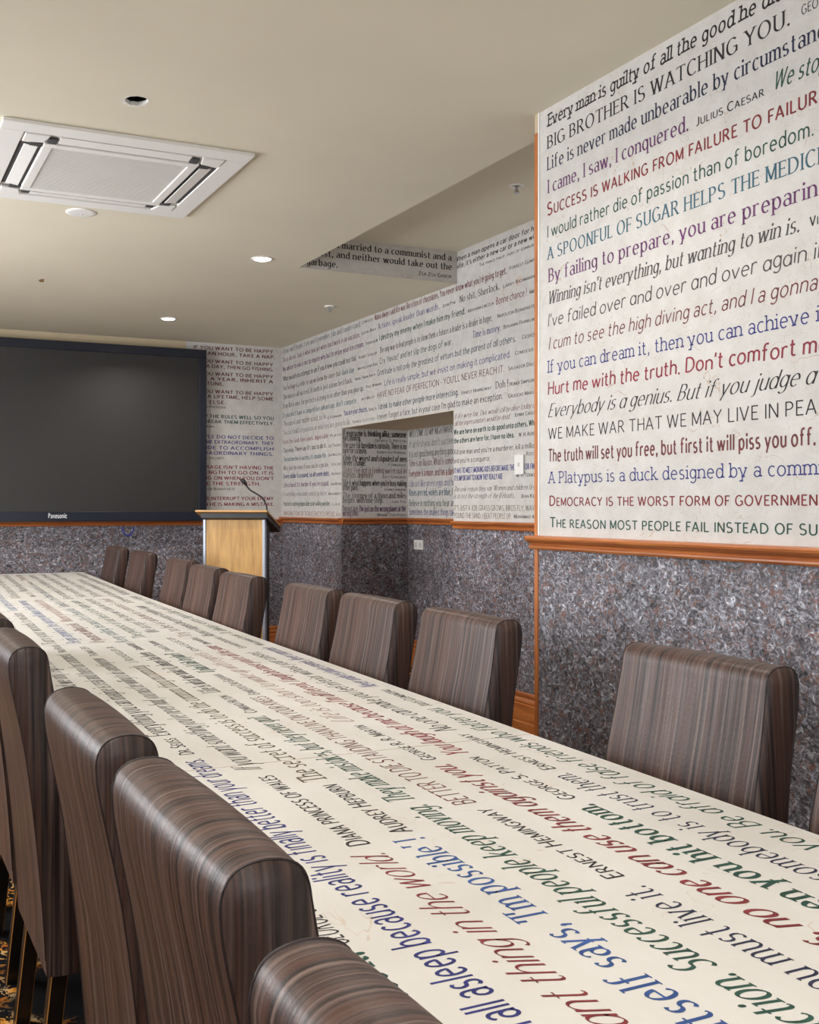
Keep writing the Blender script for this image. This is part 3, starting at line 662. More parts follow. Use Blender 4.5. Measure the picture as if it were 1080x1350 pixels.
TABLE_TEXT = [
  ('hurts y|ou. Be afraid of false friends who flatter you.|', 'handk', 'G', 0, 1.102, 2.212, 0.052),
  ('|JULES CLEMENCEAU|', 'sc', 'K', 0, 2.237, 2.485, 0.03),
  ('|Never underestimate enemies. Never compromise|', 'scripts', 'V', 0, 2.534, 3.394, 0.052),
  ('|WALDEMAR ERFURT|', 'sc', 'K', 0, 3.455, 3.805, 0.03),
  ('|It always seems impossible until it is done, so begin|', 'serif', 'G', 0, 3.834, 5.629, 0.052),
  ('|Nothing great was ever achieved without enthusiasm now|', 'serif', 'D', 0, 5.747, 7.698, 0.052),
  ('s|omebody is to trust them.|', 'serifl', 'N', 1, 1.006, 1.575, 0.052),
  ('|ERNEST HEMINGWAY|', 'sc', 'K', 1, 1.603, 1.932, 0.03),
  ('|No one can make you feel inferior without your consent.|', 'handk', 'K', 1, 1.97, 3.309, 0.052),
  ('|ELEANOR ROOSEVELT|', 'sc', 'K', 1, 3.412, 3.756, 0.03),
  ('|Absence sharpens love, presence strengthens it again|', 'serif', 'K', 1, 3.774, 5.065, 0.052),
  ('|In three words I can sum up everything about life: it goes on.|', 'serif', 'D', 1, 5.242, 7.061, 0.052),
  ('is how high you bounce wh|en you hit bottom.|', 'serifb', 'G', 2, 0.912, 1.396, 0.052),
  ('|GEORGE S. PATTON|', 'sc', 'K', 2, 1.427, 1.746, 0.03),
  ("|You laugh at me because I'm different, I laugh because you're all the same|", 'scriptb', 'C', 2, 1.768, 3.516, 0.052),
  ('|JONATHAN DAVIS|', 'sc', 'K', 2, 3.556, 3.766, 0.03),
  ("|Try to be a rainbow in someone's cloud|", 'serif', 'M', 2, 3.794, 5.522, 0.052),
  ('|Tell me and I forget, teach me and I remember|', 'serif', 'D', 2, 5.658, 7.779, 0.052),
  ('your flaws, |no one can use them against you.|', 'scriptb', 'R', 3, 0.883, 1.719, 0.052),
  ('|GEORGE R. R. MARTIN|', 'sc', 'K', 3, 1.757, 2.104, 0.03),
  ('|Life is too short to wake up with regrets|', 'script', 'E', 3, 2.141, 3.354, 0.052),
  ('|JOHN LASSETER|', 'sc', 'K', 3, 3.397, 3.8, 0.03),
  ('|We accept the love we think we deserve|', 'serif', 'D', 3, 3.977, 5.564, 0.052),
  ('about life first yo|u must live it.|', 'serifl', 'N', 4, 0.784, 1.068, 0.052),
  ('|ERNEST HEMINGWAY|', 'sc', 'K', 4, 1.099, 1.441, 0.03),
  ('|BETTER TO DIE STANDING THAN LIVE ON YOUR KNEES|', 'sans', 'M', 4, 1.474, 2.529, 0.043),
  ('|ERNESTO CHE GUEVARA|', 'sc', 'K', 4, 2.555, 2.916, 0.03),
  ('|If plan A fails try plan B|', 'serifb', 'G', 4, 2.96, 3.384, 0.052),
  ('|CHARLES DARWIN|', 'sc', 'K', 4, 3.431, 3.726, 0.03),
  ('|The purpose of our lives is to be happy again|', 'serif', 'G', 4, 3.831, 5.479, 0.052),
  ('with act|ion. Successful people keep moving.|', 'serifi', 'G', 5, 0.756, 1.502, 0.052),
  ('|They make mistakes, but they never quit.|', 'serifi', 'G', 5, 1.528, 2.294, 0.052),
  ('|CONRAD HILTON|', 'sc', 'K', 5, 2.332, 2.579, 0.03),
  ('|Life is what we make it, always has been|', 'serifb', 'D', 5, 2.63, 3.446, 0.052),
  ('|GRANDMA MOSES|', 'sc', 'K', 5, 3.505, 3.71, 0.03),
  ('|Keep smiling, because life is beautiful|', 'serif', 'T', 5, 3.736, 5.065, 0.052),
  ("The word it|self says, 'I'm possible' !|", 'serif', 'U', 6, 0.78, 1.358, 0.052),
  ('|AUDREY HEPBURN|', 'sc', 'K', 6, 1.384, 1.677, 0.035),
  ('|The secret of success is to do the common thing uncommonly|', 'slabt', 'O', 6, 1.706, 3.174, 0.052),
  ('|J. ROCKEFELLER JR.|', 'sc', 'K', 6, 3.23, 3.649, 0.03),
  ('|If you are not willing to risk|', 'cond', 'M', 6, 3.77, 4.414, 0.052),
  ('import|ant thing in the world.|', 'script', 'R', 7, 0.78, 1.317, 0.052),
  ('|DIANA PRINCESS OF WALES|', 'sc', 'K', 7, 1.356, 1.78, 0.035),
  ("|If you want something you've never had, you must be willing to do something new|", 'script', 'K', 7, 1.824, 3.365, 0.052),
  ('|THOMAS JEFF|', 'sc', 'K', 7, 3.427, 3.682, 0.03),
  ('|Begin anywhere, the journey will always find its own way|', 'serif', 'U', 7, 3.78, 5.595, 0.052),
  ("when you can't f|all asleep because reality is finally better than your dreams.|", 'sans', 'B', 8, 0.84, 1.954, 0.052),
  ('|DR. SEUSS|', 'sc', 'K', 8, 1.992, 2.149, 0.03),
  ('|Everything you can imagine is real and there for a moment|', 'serif', 'K', 8, 2.178, 3.516, 0.052),
  ('|PABLO PICASSO|', 'sc', 'D', 8, 3.554, 3.76, 0.03),
  ('|Turn your wounds to wisdom|', 'serif', 'K', 8, 3.781, 4.955, 0.052),
  ('always ch|oose it.|', 'serifb', 'G', 9, 0.89, 1.036, 0.052),
  ('|GEORGE CLOONEY|', 'sansi', 'K', 9, 1.057, 1.26, 0.035),
  ("|If you don't like the road, buy a dolphin and swim.|", 'serif', 'K', 9, 1.275, 2.382, 0.052),
  ('|In the end we only regret the chances|', 'serif', 'K', 9, 2.67, 3.579, 0.052),
  ('|Fall seven times and stand up eight, then walk|', 'serif', 'D', 3, 5.68, 7.7, 0.052),
  ('|Every moment is a fresh beginning, so start here|', 'serif', 'K', 4, 5.6, 7.65, 0.052),
  ('|Simplicity is the ultimate sophistication of all|', 'serif', 'S', 5, 5.15, 6.6, 0.052),
  ('|LEONARDO|', 'sc', 'K', 5, 6.65, 7, 0.03),
  ('|Dream big|', 'serif', 'M', 5, 7.1, 7.7, 0.052),
  ('|Whatever you do, do it well and do it often|', 'serif', 'E', 6, 4.5, 5.6, 0.052),
  ('|WALT D|', 'sc', 'K', 6, 5.8, 6.1, 0.03),
  ('|What we think, we become in the end|', 'serif', 'D', 6, 6.2, 7.7, 0.052),
  ('|All limitations are self imposed ones|', 'serif', 'D', 7, 5.75, 7.6, 0.052),
  ('|Tough times never last but tough people do|', 'serif', 'U', 8, 5.05, 6.6, 0.052),
  ('|ROBERT S|', 'sc', 'K', 8, 6.7, 7, 0.03),
  ('|Problems are not stop signs, they are guidelines|', 'serif', 'S', 9, 3.8, 5.6, 0.052),
  ('|Strive for greatness every day|', 'serif', 'K', 9, 5.75, 7.5, 0.052),
]
# ------------------------------------------------------------ the room
XR = 2.205      # wall beside the table, on the right
XF = 3.425      # set-back wall behind it, on the right
XN = 4.006      # rear of the niche in the set-back wall
YE = 2.976      # end of the near right wall
YC = 5.45       # end of the raised ceiling
YN0, YN1, ZN = 5.49, 7.091, 1.847   # niche opening
YB = 8.27       # back wall
ZC, ZC2 = 2.627, 2.822
ZD = 1.125      # height at which the two wallpapers meet, behind the dado rail
XL, YF = -1.7, -2.6

fl = MB(); fl.box((XL-.1, YF-.2, -.06), (4.12, YB+.15, 0), 'carpet')
structure(fl.build('floor'))

def px(X_): return lambda z: (lambda s, t, e: (X_-e, s, z+t))
def py(Y_, lo=-9, hi=9): return lambda z: (lambda s, t, e: (s, Y_-e, z+t) if lo < s < hi else None)
def letter(mb, key, plane, step=20):
    for txt, sty, col, s0, s1, z, h in TEXT[key]: write(mb, txt, sty, col, s0, s1, h, plane(z), step)

w = MB()
w.box((XR, YF-.2, 0), (XR+.14, YE, ZD), 'wainscot'); w.box((XR, YF-.2, ZD), (XR+.14, YE, 2.9), 'paper')
w.box((XR+.14, YE-.14, 0), (XF, YE, ZD), 'wainscot'); w.box((XR+.14, YE-.14, ZD), (XF, YE, 2.9), 'paper')
letter(w, 'P1', px(XR), 15)
structure(w.build('wall_right', recalc=False))

w = MB()
for a, b in ((YE, YN0), (YN1, YB)):
    w.box((XF, a, 0), (XF+.15, b, ZD), 'wainscot'); w.box((XF, a, ZD), (XF+.15, b, 2.9), 'paper')
w.box((XF, YN0, ZN), (XF+.15, YN1, 2.9), 'paper')
letter(w, 'P2', px(XF), 25)
structure(w.build('wall_right_far', recalc=False))

w = MB()
w.box((XF+.15, YN1, 0), (XN+.1, YN1+.1, ZD), 'wainscot'); w.box((XF+.15, YN1, ZD), (XN+.1, YN1+.1, ZN+.1), 'paper')
w.box((XF+.15, YN0-.1, 0), (XN+.1, YN0, ZD), 'wainscot'); w.box((XF+.15, YN0-.1, ZD), (XN+.1, YN0, ZN+.1), 'paper')
w.box((XN, YN0, 0), (XN+.1, YN1, ZD), 'wainscot'); w.box((XN, YN0, ZD), (XN+.1, YN1, ZN+.1), 'paper')
w.box((XF+.15, YN0, ZN), (XN, YN1, ZN+.1), 'beige')
w.box((XF+.001, YN0, ZN-.002), (XF+.15, YN1, ZN), 'beige')
w.box((XF+.001, YN1-.002, ZD), (XF+.15, YN1, ZN), 'paper'); w.box((XF+.001, YN1-.002, 0), (XF+.15, YN1, ZD), 'wainscot')
NIB[0] = .72; letter(w, 'NE', py(YN1-.002), 25); letter(w, 'NB', px(XN), 25); NIB[0] = 1.0
structure(w.build('wall_niche', recalc=False))

w = MB()
w.box((XL-.1, YB, 0), (XF+.15, YB+.15, ZD), 'wainscot')
w.box((XL-.1, YB, ZD), (2.555, YB+.15, 2.7), 'beige'); w.box((2.555, YB, ZD), (XF+.15, YB+.15, 2.7), 'paper')
letter(w, 'BK', py(YB, 2.56, XF), 25)
structure(w.build('wall_back', recalc=False))

w = MB()
w.box((2.36, YC, ZC+.0012), (XF, YC+.1, ZC2+.1), 'paper')
letter(w, 'EF', py(YC, 2.365, XF), 20)
structure(w.build('wall_bulkhead', recalc=False))

# walls behind and left of the photographer, with windows added to light the room
WIN_L = ((-.3, 1.9), (3.9, 6.1)); WZ = (.95, 2.3)
w = MB()
def pierced(mb, lo, hi, spans, put):
    edges = [lo] + [e for s in spans for e in s] + [hi]
    for i in range(0, len(edges), 2):
        put(edges[i], edges[i+1], 0, ZD, 'wainscot'); put(edges[i], edges[i+1], ZD, 2.7, 'paper')
    for a, b in spans: put(a, b, 0, WZ[0], 'wainscot'); put(a, b, WZ[1], 2.7, 'paper')
pierced(w, YF-.2, YB, WIN_L, lambda a, b, z0, z1, k: w.box((XL-.1, a, z0), (XL, b, z1), k))
structure(w.build('wall_left'))
w = MB(); WIN_F = ((-1.25, 1.75),)
pierced(w, XL-.1, XR, WIN_F, lambda a, b, z0, z1, k: w.box((a, YF-.1, z0), (b, YF, z1), k))
structure(w.build('wall_front'))
def window(n, fix, a, b, along):
    r = tag(thing('window_%d' % n, None, None, (0,0,0)), kind='structure')
    f = MB(); g = MB()
    def bb(u0, u1, z0, z1, mb, k, d0, d1):
        if along == 'y': mb.box((fix-.1+d0, u0, z0), (fix-.1+d1, u1, z1), k)
        else: mb.box((u0, fix-.1+d0, z0), (u1, fix-.1+d1, z1), k)
    t = .05
    for u0, u1, z0, z1 in ((a,a+t,*WZ),(b-t,b,*WZ),(a+t,b-t,WZ[0],WZ[0]+t),(a+t,b-t,WZ[1]-t,WZ[1]),((a+b)/2-t/2,(a+b)/2+t/2,WZ[0]+t,WZ[1]-t)):
        bb(u0, u1, z0, z1, f, 'white', .02, .08)
    bb(a+t, b-t, WZ[0]+t, WZ[1]-t, g, 'glass', .048, .052)
    tag(f.build('window_frame', r), kind='structure'); tag(g.build('pane', r), kind='structure')
window(1, XL, *WIN_L[0], 'y'); window(2, XL, *WIN_L[1], 'y'); window(3, YF, *WIN_F[0], 'x')

# ceiling, with its raised strip, the ragged opening and a small stain
HOLE = (.885, 3.432)
rr = random.Random(3)
hole = [(HOLE[0]+(.038+rr.uniform(-.004,.004))*math.cos(a), HOLE[1]+(.042+rr.uniform(-.004,.004))*math.sin(a)) for a in [2*math.pi*k/28 for k in range(28)]]
outer = [(XL-.1,YF-.2),(2.36,YF-.2),(2.36,YC),(XF+.15,YC),(XF+.15,YB+.15),(XL-.1,YB+.15)]
c = MB()
loops = [[Vector((x,y,ZC)) for x,y in outer], [Vector((x,y,ZC)) for x,y in hole]]
tri = tessellate_polygon(loops); allv = loops[0]+loops[1]
c.mesh(allv, [t for t in tri], 'ceiling')
n = len(hole)
c.mesh([(x,y,ZC) for x,y in hole]+[(HOLE[0]+(x-HOLE[0])*1.02, HOLE[1]+(y-HOLE[1])*1.02, ZC+.014) for x,y in hole], [(k,(k+1)%n,n+(k+1)%n,n+k) for k in range(n)], 'plaster')
c.mesh([(HOLE[0]+(x-HOLE[0])*2.2, HOLE[1]+(y-HOLE[1])*2.2, ZC+.0141) for x,y in hole]+[(HOLE[0]+(x-HOLE[0])*2.2, HOLE[1]+(y-HOLE[1])*2.2, ZC+.16) for x,y in hole],
       [(k,(k+1)%n,n+(k+1)%n,n+k) for k in range(n)]+[tuple(range(n,2*n))], 'void')
c.box((2.36-.01, YE-.1, ZC+.001), (2.36, YC, ZC2+.05), 'ceiling')
c.box((2.30, YE-.1, ZC2), (XF+.15, YC+.12, ZC2+.06), 'ceiling')
c.poly([(1.06+.016*math.cos(a)+.006*math.sin(3*a), 6.4+.05*math.sin(a)+.01*math.cos(2*a), ZC-.0006) for a in [2*math.pi*k/14 for k in range(14)]], 'rust')
rim = [(HOLE[0]+(x-HOLE[0])*k_-.004, HOLE[1]+(y-HOLE[1])*k_+.006) for (x,y),k_ in zip(hole, [1.12+rr.uniform(0,.16) for _ in hole])]
c.mesh([(x,y,ZC-.0004) for x,y in hole]+[(x,y,ZC-.0004) for x,y in rim], [(k,(k+1)%n,n+(k+1)%n,n+k) for k in range(n)], 'plaster')
structure(c.build('ceiling', recalc=False))

# dado rails, skirtings and the corner trim
DADO = [(0,0),(.013,0),(.017,.006),(.017,.011),(.011,.016),(.014,.021),(.026,.027),(.034,.034),(.036,.040),(.034,.046),(0,.048)]
SKIRT = [(0,0),(.024,0),(.024,.050),(.020,.056),(.020,.150),(.014,.154),(.014,.160),(.020,.166),(.017,.176),(.009,.186),(.009,.192),(.014,.198),(.012,.208),(0,.216)]
def rail(n, a, b, outv, z=1.100, ax='y'):
    m = MB(); m.sweep(DADO, (a[0],a[1],z), (b[0],b[1],z), outv, 'oak_'+ax); structure(m.build('trim_%d' % n))
rail(1, (XR, YE+.036), (XR, YF), (-1,0,0))
rail(2, (XF, YE), (XF, YN0-.012), (-1,0,0), 1.112)
rail(3, (XN, YN0), (XN, YN1), (-1,0,0), 1.112)
rail(4, (XF, YN1), (XN, YN1), (0,-1,0), 1.112, 'x')
rail(5, (XF, YN1), (XF, YB), (-1,0,0), 1.112)
rail(6, (XL, YB), (XF, YB), (0,-1,0), 1.092, 'x')
m = MB(); m.box((XR-.005, YE+.001, 0), (XR+.10, YE+.021, 2.56), 'oak_z'); m.box((XR-.004, YE+.001, 2.56), (XR+.10, YE+.019, ZC), 'beige')
structure(m.build('trim_7', bevel=.003))
m = MB(); m.box((XR-.003, YE-.006, 1.149), (XR+.001, YE+.001, ZC), 'white'); structure(m.build('trim_8'))
def skirt(nm, a, b, outv, ax):
    m = MB(); m.sweep(SKIRT, (a[0],a[1],0), (b[0],b[1],0), outv, 'oak_'+ax); structure(m.build(nm))
skirt('baseboard_right', (XR, YE), (XR, YF), (-1,0,0), 'y')
skirt('baseboard_right_far', (XF, YE+.03), (XF, YN0), (-1,0,0), 'y')
skirt('baseboard_niche', (XN, YN0), (XN, YN1), (-1,0,0), 'y')
skirt('baseboard_niche_end', (XF, YN1), (XN, YN1), (0,-1,0), 'x')
skirt('baseboard_corner', (XF, YN1), (XF, YB), (-1,0,0), 'y')
skirt('baseboard_back', (XL, YB), (XF, YB), (0,-1,0), 'x')

# ------------------------------------------------------------ the long table
TZ = 0.75
EDGE = [(-.12,1.315),(1.87,1.366),(3.75,1.416),(5.71,1.490),(7.85,1.606)]      # right-hand edge, joint by joint
TW = 0.85
TWS = (.90, .90, .845, .845)                # the two nearer panels are a little wider
def edge_x(y):
    for (y0,x0),(y1,x1) in zip(EDGE, EDGE[1:]):
        if y <= y1 or y1 == EDGE[-1][0]: return x0+(x1-x0)*(y-y0)/(y1-y0)
table = thing('conference_table', 'very long narrow meeting table with a cream top printed with rows of coloured quotations', 'table', (.95, 3.8, 0))
TB0 = Vector(table.location)
tops = []
for (y0,x0),(y1,x1),TW in zip(EDGE, EDGE[1:], TWS):
    mb = MB(); g = .0012
    vs = [(x0-TW,y0+g,TZ),(x0,y0+g,TZ),(x1,y1-g,TZ),(x1-TW,y1-g,TZ)]
    mb.mesh(vs+[(x,y,TZ-.03) for x,y,_ in vs], [(0,1,2,3)], 'tabletop')
    mb.mesh(vs+[(x,y,TZ-.03) for x,y,_ in vs], [(7,6,5,4),(0,4,5,1),(1,5,6,2),(2,6,7,3),(3,7,4,0)], 'tableedge')
    tops.append(mb)
def on_table(off):
    def f(s, t, e):
        return (edge_x(s)-off-t, s, TZ+e)
    return f
class Split:
    """sends each letter to the top panel it is printed on"""
    def poly(s, pts, key):
        y = sum(p[1] for p in pts)/len(pts)
        for mb, (y0,_), (y1,_) in zip(tops, EDGE, EDGE[1:]):
            if y0+.002 < y < y1-.002: mb.poly(pts, key)
sp = Split(); NIB[0] = 0.84
for txt, sty, col, line, s0, s1, h in TABLE_TEXT:
    write(sp, txt, sty, col, s0, s1, h, on_table(.042+.0867*line), 15 if s0 < 1.5 else 25)
NIB[0] = 1.0
for mb in tops:
    mb.v = [tuple(Vector(p)-TB0) for p in mb.v]; mb.build('tabletop', table, recalc=False)
for y in (.6, 2.6, 4.6, 6.9):
    x = edge_x(y)-.435
    m = MB(); m.box((x-.05,y-.05,.03),(x+.05,y+.05,TZ-.06),'leg'); m.box((x-.1,y-.22,0),(x+.1,y+.22,.03),'leg'); m.box((x-.28,y-.10,TZ-.06),(x+.28,y+.10,TZ-.0305),'leg')
    m.v = [tuple(Vector(p)-TB0) for p in m.v]; m.build('leg', table, bevel=.004)

# ------------------------------------------------------------ chairs
BACK = [(.080,.268),(.072,.40),(.058,.56),(.036,.74),(.010,.872),(.005,.908),(.005,.928),(.012,.945),(.025,.954),(.045,.957),(.064,.954),(.077,.946),(.084,.931),(.088,.906),(.103,.82),(.124,.72),(.140,.60),(.150,.48),(.152,.268)]
def curve(P, n):
    out = []
    for i in range(len(P)-1):
        p0, p1, p2, p3 = (Vector(P[j]) for j in (max(i-1, 0), i, i+1, min(i+2, len(P)-1)))
        for k in range(n):
            t = k/n; v = .5*((2*p1)+(p2-p0)*t+(2*p0-5*p1+4*p2-p3)*t*t+(3*p1-p0-3*p2+p3)*t**3); out.append((v.x, v.y))
    return out+[P[-1]]
BACK = curve([(x, max(z, .268)) for x, z in BACK], 3)
HW = .190
def half(z): return HW + .011*max(0, min(1, (.92-z)/.25))       # the backrest widens a little downwards
def chair_proto():
    r = thing('dining_chair', 'chair', 'chair')
    # wrap-around panel of the backrest
    NC = 8; mb = MB(); vs = []
    ys = [-HW+2*HW*k/NC for k in range(NC+1)]
    for y in ys:
        u = y/HW
        for x, z in BACK:
            y = u*half(z)
            top = max(0, (z-.813)/.143)
            vs.append((x + (.004*(1-u*u)*(1 if x > .05 else -1) if z > .3 else 0), y, z + .002*(1-u*u)*top))
    n = len(BACK)
    mb.mesh(vs, [(k*n+j, k*n+j+1, (k+1)*n+j+1, (k+1)*n+j) for k in range(NC) for j in range(n-1)], 'zebra', True)
    mb.mesh([(BACK[0][0],y,.268) for y in (-half(.25),half(.25))]+[(BACK[-1][0],y,.268) for y in (half(.25),-half(.25))], [(0,1,2,3)], 'zebra')
    mb.build('backrest', r)
    cx = sum(p[0] for p in BACK)/n
    for s in (-1, 1):
        sb = MB(); rows = []
        for f_, d in ((1.0,0.0),(.90,.004),(.5,.009),(.0,.010)):
            rows.append([])
            for x, z in BACK:
                zc = min(z, .913); mid = .041+ (0.075*(0.913-zc)/.66)
                rows[-1].append((mid+(x-mid)*f_, s*(half(z)+d-.001), zc+(z-zc)*f_))
        vs = [p for rw in rows for p in rw]
        sb.mesh(vs, [(k*n+j, k*n+j+1, (k+1)*n+j+1, (k+1)*n+j) for k in range(len(rows)-1) for j in range(n-1)], 'zebra_side', True)
        sp_o = sb.build('side_panel', r)
        tb = MB(); tb.tube([(x, s*(half(z)-.0008), z) for x, z in BACK[1:-1]], .0012, 'piping', 6); tb.build('piping', sp_o)
    st = MB()
    st.box((.135,-HW+.006,.27),(.51,HW-.006,.43),'zebra_side'); st.box((.135,-HW+.002,.425),(.52,HW-.002,.475),'zebra')
    st.build('seat', r, bevel=.018, seg=3)
    for x0, y0, sx in ((.10,-1,-.018),(.10,1,-.018),(.47,-1,.0),(.47,1,0)):
        lg = MB(); h = .0175; e = .0017
        y = y0*(HW-.025); zt = .27 if x0 > .2 else .27
        def ringp(cx_, cy_, z):
            return [(cx_+dx, cy_+dy, z) for dx, dy in ((-h+e,-h),(h-e,-h),(h,-h+e),(h,h-e),(h-e,h),(-h+e,h),(-h,h-e),(-h,-h+e))]
        vs = ringp(x0+sx, y, 0)+ringp(x0+.012, y, zt)
        lg.mesh(vs, [(k,(k+1)%8,8+(k+1)%8,8+k) for k in (0,2,4,6)]+[tuple(range(7,-1,-1)),tuple(range(8,16))], 'leg')
        lg.mesh(vs, [(k,(k+1)%8,8+(k+1)%8,8+k) for k in (1,3,5,7)], 'gold')  # chamfers coloured as a warm reflection along the leg edges
        lg.build('leg', r)
    return r
proto = chair_proto()
used = [False]
def chair(x, y, rz, label, group):
    o = proto if not used[0] else copy_tree(proto)
    used[0] = True
    o.location = (x, y, 0); o.rotation_euler = (0, 0, rz)
    o['label'] = label; o['group'] = group
    return o
GR = 'streaked leather chairs along the wall side of the table'
GLf = 'streaked leather chairs along the left side of the table'
D2 = math.radians
for x, y, a, lab in (
    (1.607, 1.052, 0, 'brown streaked chair cut off by the right edge of the picture'),
    (1.600, 1.560, 0, 'large brown streaked chair in front of the grey wainscot under the big quotation wall'),
    (1.600, 2.415, 0, 'brown streaked chair just left of the orange corner trim, rightmost of three together'),
    (1.600, 2.958, 0, 'brown streaked chair in the middle of the three together right of the lectern'),
    (1.600, 3.450, 0, 'brown streaked chair right beside the lectern, leftmost of three together'),
    (1.596, 4.190, 0, 'brown streaked chair in front of the lectern panel, its right edge over the beech'),
    (1.646, 4.805, 0, 'brown streaked chair overlapping the left aluminium edge of the lectern'),
    (1.710, 5.450, 0, 'brown streaked chair left of the lectern, leftmost of the middle three'),
    (1.775, 6.530, 0, 'brown streaked chair second from the far end on the wall side'),
    (1.815, 7.420, 0, 'farthest brown streaked chair at the far corner of the table'),
): chair(x, y, math.pi+D2(a), lab, GR)
for x, y, a, lab in (
    (.236, .448, 0, 'nearest brown streaked chair at the bottom edge, only its rounded top showing'),
    (.270, .985, 0, 'brown streaked chair seen from behind, second from the bottom edge'),
    (.278, 1.488, 0, 'brown streaked chair seen from behind, third from the bottom edge'),
    (.292, 2.385, 0, 'brown streaked chair whose dark side and black leg show above the gold carpet'),
    (.304, 2.96, 0, 'brown streaked chair at the left edge, behind the one whose side and leg show'),
    (.312, 3.50, 0, 'brown streaked chair farthest back at the left edge, almost out of the picture'),
): chair(x, y, D2(a), lab, GLf)
# ------------------------------------------------------------ television
tv = thing('television', 'very large flat television with navy bezel on the back wall', 'television', (1.49, YB, 1.84))
TL, TR, TB_, TT = .285, 2.697, 1.130, 2.548
SL, SR, SB, ST_ = .356, 2.632, 1.208, 2.478
yf = YB-.115
m = MB(); m.box((TL+.02, yf+.03, TB_+.02), (TR-.02, YB-.02, TT-.02), 'black'); m.box((TL+.5, YB-.02, 1.4), (TR-.5, YB-.001, 2.2), 'black')
def off(mb, o): mb.v = [tuple(Vector(p)-Vector(o)) for p in mb.v]; return mb
off(m, tv.location).build('casing', tv)
m = MB()
for a, b in (((TL,yf,TB_),(TR,yf+.04,SB)),((TL,yf,ST_),(TR,yf+.04,TT)),((TL,yf,SB),(SL,yf+.04,ST_)),((SR,yf,SB),(TR,yf+.04,ST_))): m.box(a, b, 'bezel')
bz = off(m, tv.location).build('bezel', tv, bevel=.004)
m = MB(); m.box((SL-.003, yf+.010, SB-.003), (SR+.003, yf+.03, ST_+.003), 'screen'); off(m, tv.location).build('screen', tv)
m = MB()
def logo(s0, s1, z, h):
    x = 0; res, wv = run('Panasonic', 'condb', 1.0, 30)
    k = (s1-s0)/wv
    for ch, s, xx in res:
        for P in glyph(ch, 'condb', 30, 1.0)[0]: m.poly([(s0+(xx+q[0])*k, yf-.0008, z+q[1]*h) for q in P], 'logo')
logo(1.40, 1.548, 1.158, .036)
off(m, tv.location).build('maker_name', bz, recalc=False)
m = MB(); m.tube([(2.05+.045*math.cos(t), YB-.05, 1.085-.075*math.sin(t)) for t in [math.pi*k/10 for k in range(11)]], .006, 'blue', 8)
tag(m.build('cable'), 'blue cable looping out below the television', 'cable')

# ------------------------------------------------------------ lectern (turned towards the table)
LX, LY = 2.5, 6.3
ang = -math.radians(35)
lec = thing('lectern', 'beech lectern with aluminium edges and a sloping top near the back wall', 'lectern', (LX-.247*math.cos(ang), LY-.247*math.sin(ang), 0), ang)
m = MB(); m.box((-.195,.085,.04),(.195,.105,1.175),'beech'); m.build('front_panel', lec)
for s in (-1,1):
    m = MB(); m.box((s*.195 if s > 0 else -.217,.078,.04),(s*.195+.022 if s > 0 else -.195,.125,1.175),'alu'); m.build('edge_strip', lec, bevel=.006)
    m = MB(); m.box((s*.205-.008,.125,.04),(s*.205+.008,.21,1.15),'charcoal'); m.build('side_panel', lec)
m = MB(); m.box((-.23,.06,0),(.23,.42,.04),'charcoal'); m.build('base', lec, bevel=.006)
zt0, zt1, dep = 1.226, 1.113, .43
def slope(z, y): return z + (zt1-zt0)*y/dep
m = MB()
vs = [(x,y,slope(zt0,y)-dz) for dz in (0,.014) for x,y in ((-.247,0),(.247,0),(.247,dep),(-.247,dep))]
m.mesh(vs, [(0,1,2,3),(7,6,5,4),(0,4,5,1),(1,5,6,2),(2,6,7,3),(3,7,4,0)], 'beech_edge'); m.build('desk_top', lec, bevel=.003)
m = MB()
vs = [(x,y,slope(zt0,y)-dz) for dz in (.0145,.045) for x,y in ((-.215,.03),(.240,.03),(.240,dep-.005),(-.215,dep-.005))]
m.mesh(vs, [(0,1,2,3),(7,6,5,4),(0,4,5,1),(1,5,6,2),(2,6,7,3),(3,7,4,0)], 'charcoal'); m.build('desk_tray', lec)
mic = thing('microphone', 'black gooseneck microphone standing on the lectern top', 'microphone', tuple(lec.matrix_basis @ Vector((.222,.10,slope(zt0,.10)))), ang)
nb = MB(); nb.lathe((0,0,0), [(0,0),(.016,0),(.016,.010),(.007,.022),(0,.022)], 'black', 20); nb.build('base', mic)
neck = [(0,0,.02),(-.006,0,.062),(-.034,.0,.108),(-.078,0,.137),(-.112,0,.157),(-.135,0,.180),(-.146,0,.200)]
def smooth(P, n=4):
    P = [Vector(p) for p in P]; Q = []
    for i in range(len(P)-1):
        p0 = P[max(i-1,0)]; p1 = P[i]; p2 = P[i+1]; p3 = P[min(i+2,len(P)-1)]
        for k in range(n):
            t = k/n; Q.append(.5*((2*p1)+(p2-p0)*t+(2*p0-5*p1+4*p2-p3)*t*t+(3*p1-p0-3*p2+p3)*t**3))
    return Q+[P[-1]]
nb = MB(); nb.tube(smooth(neck), .0055, 'black', 8); nb.build('neck', mic)
nb = MB(); nb.tube([(-.143,0,.192),(-.150,0,.205),(-.160,0,.219),(-.172,0,.226),(-.182,0,.228)], [.006,.012,.014,.014,.008], 'black', 10); nb.build('head', mic)

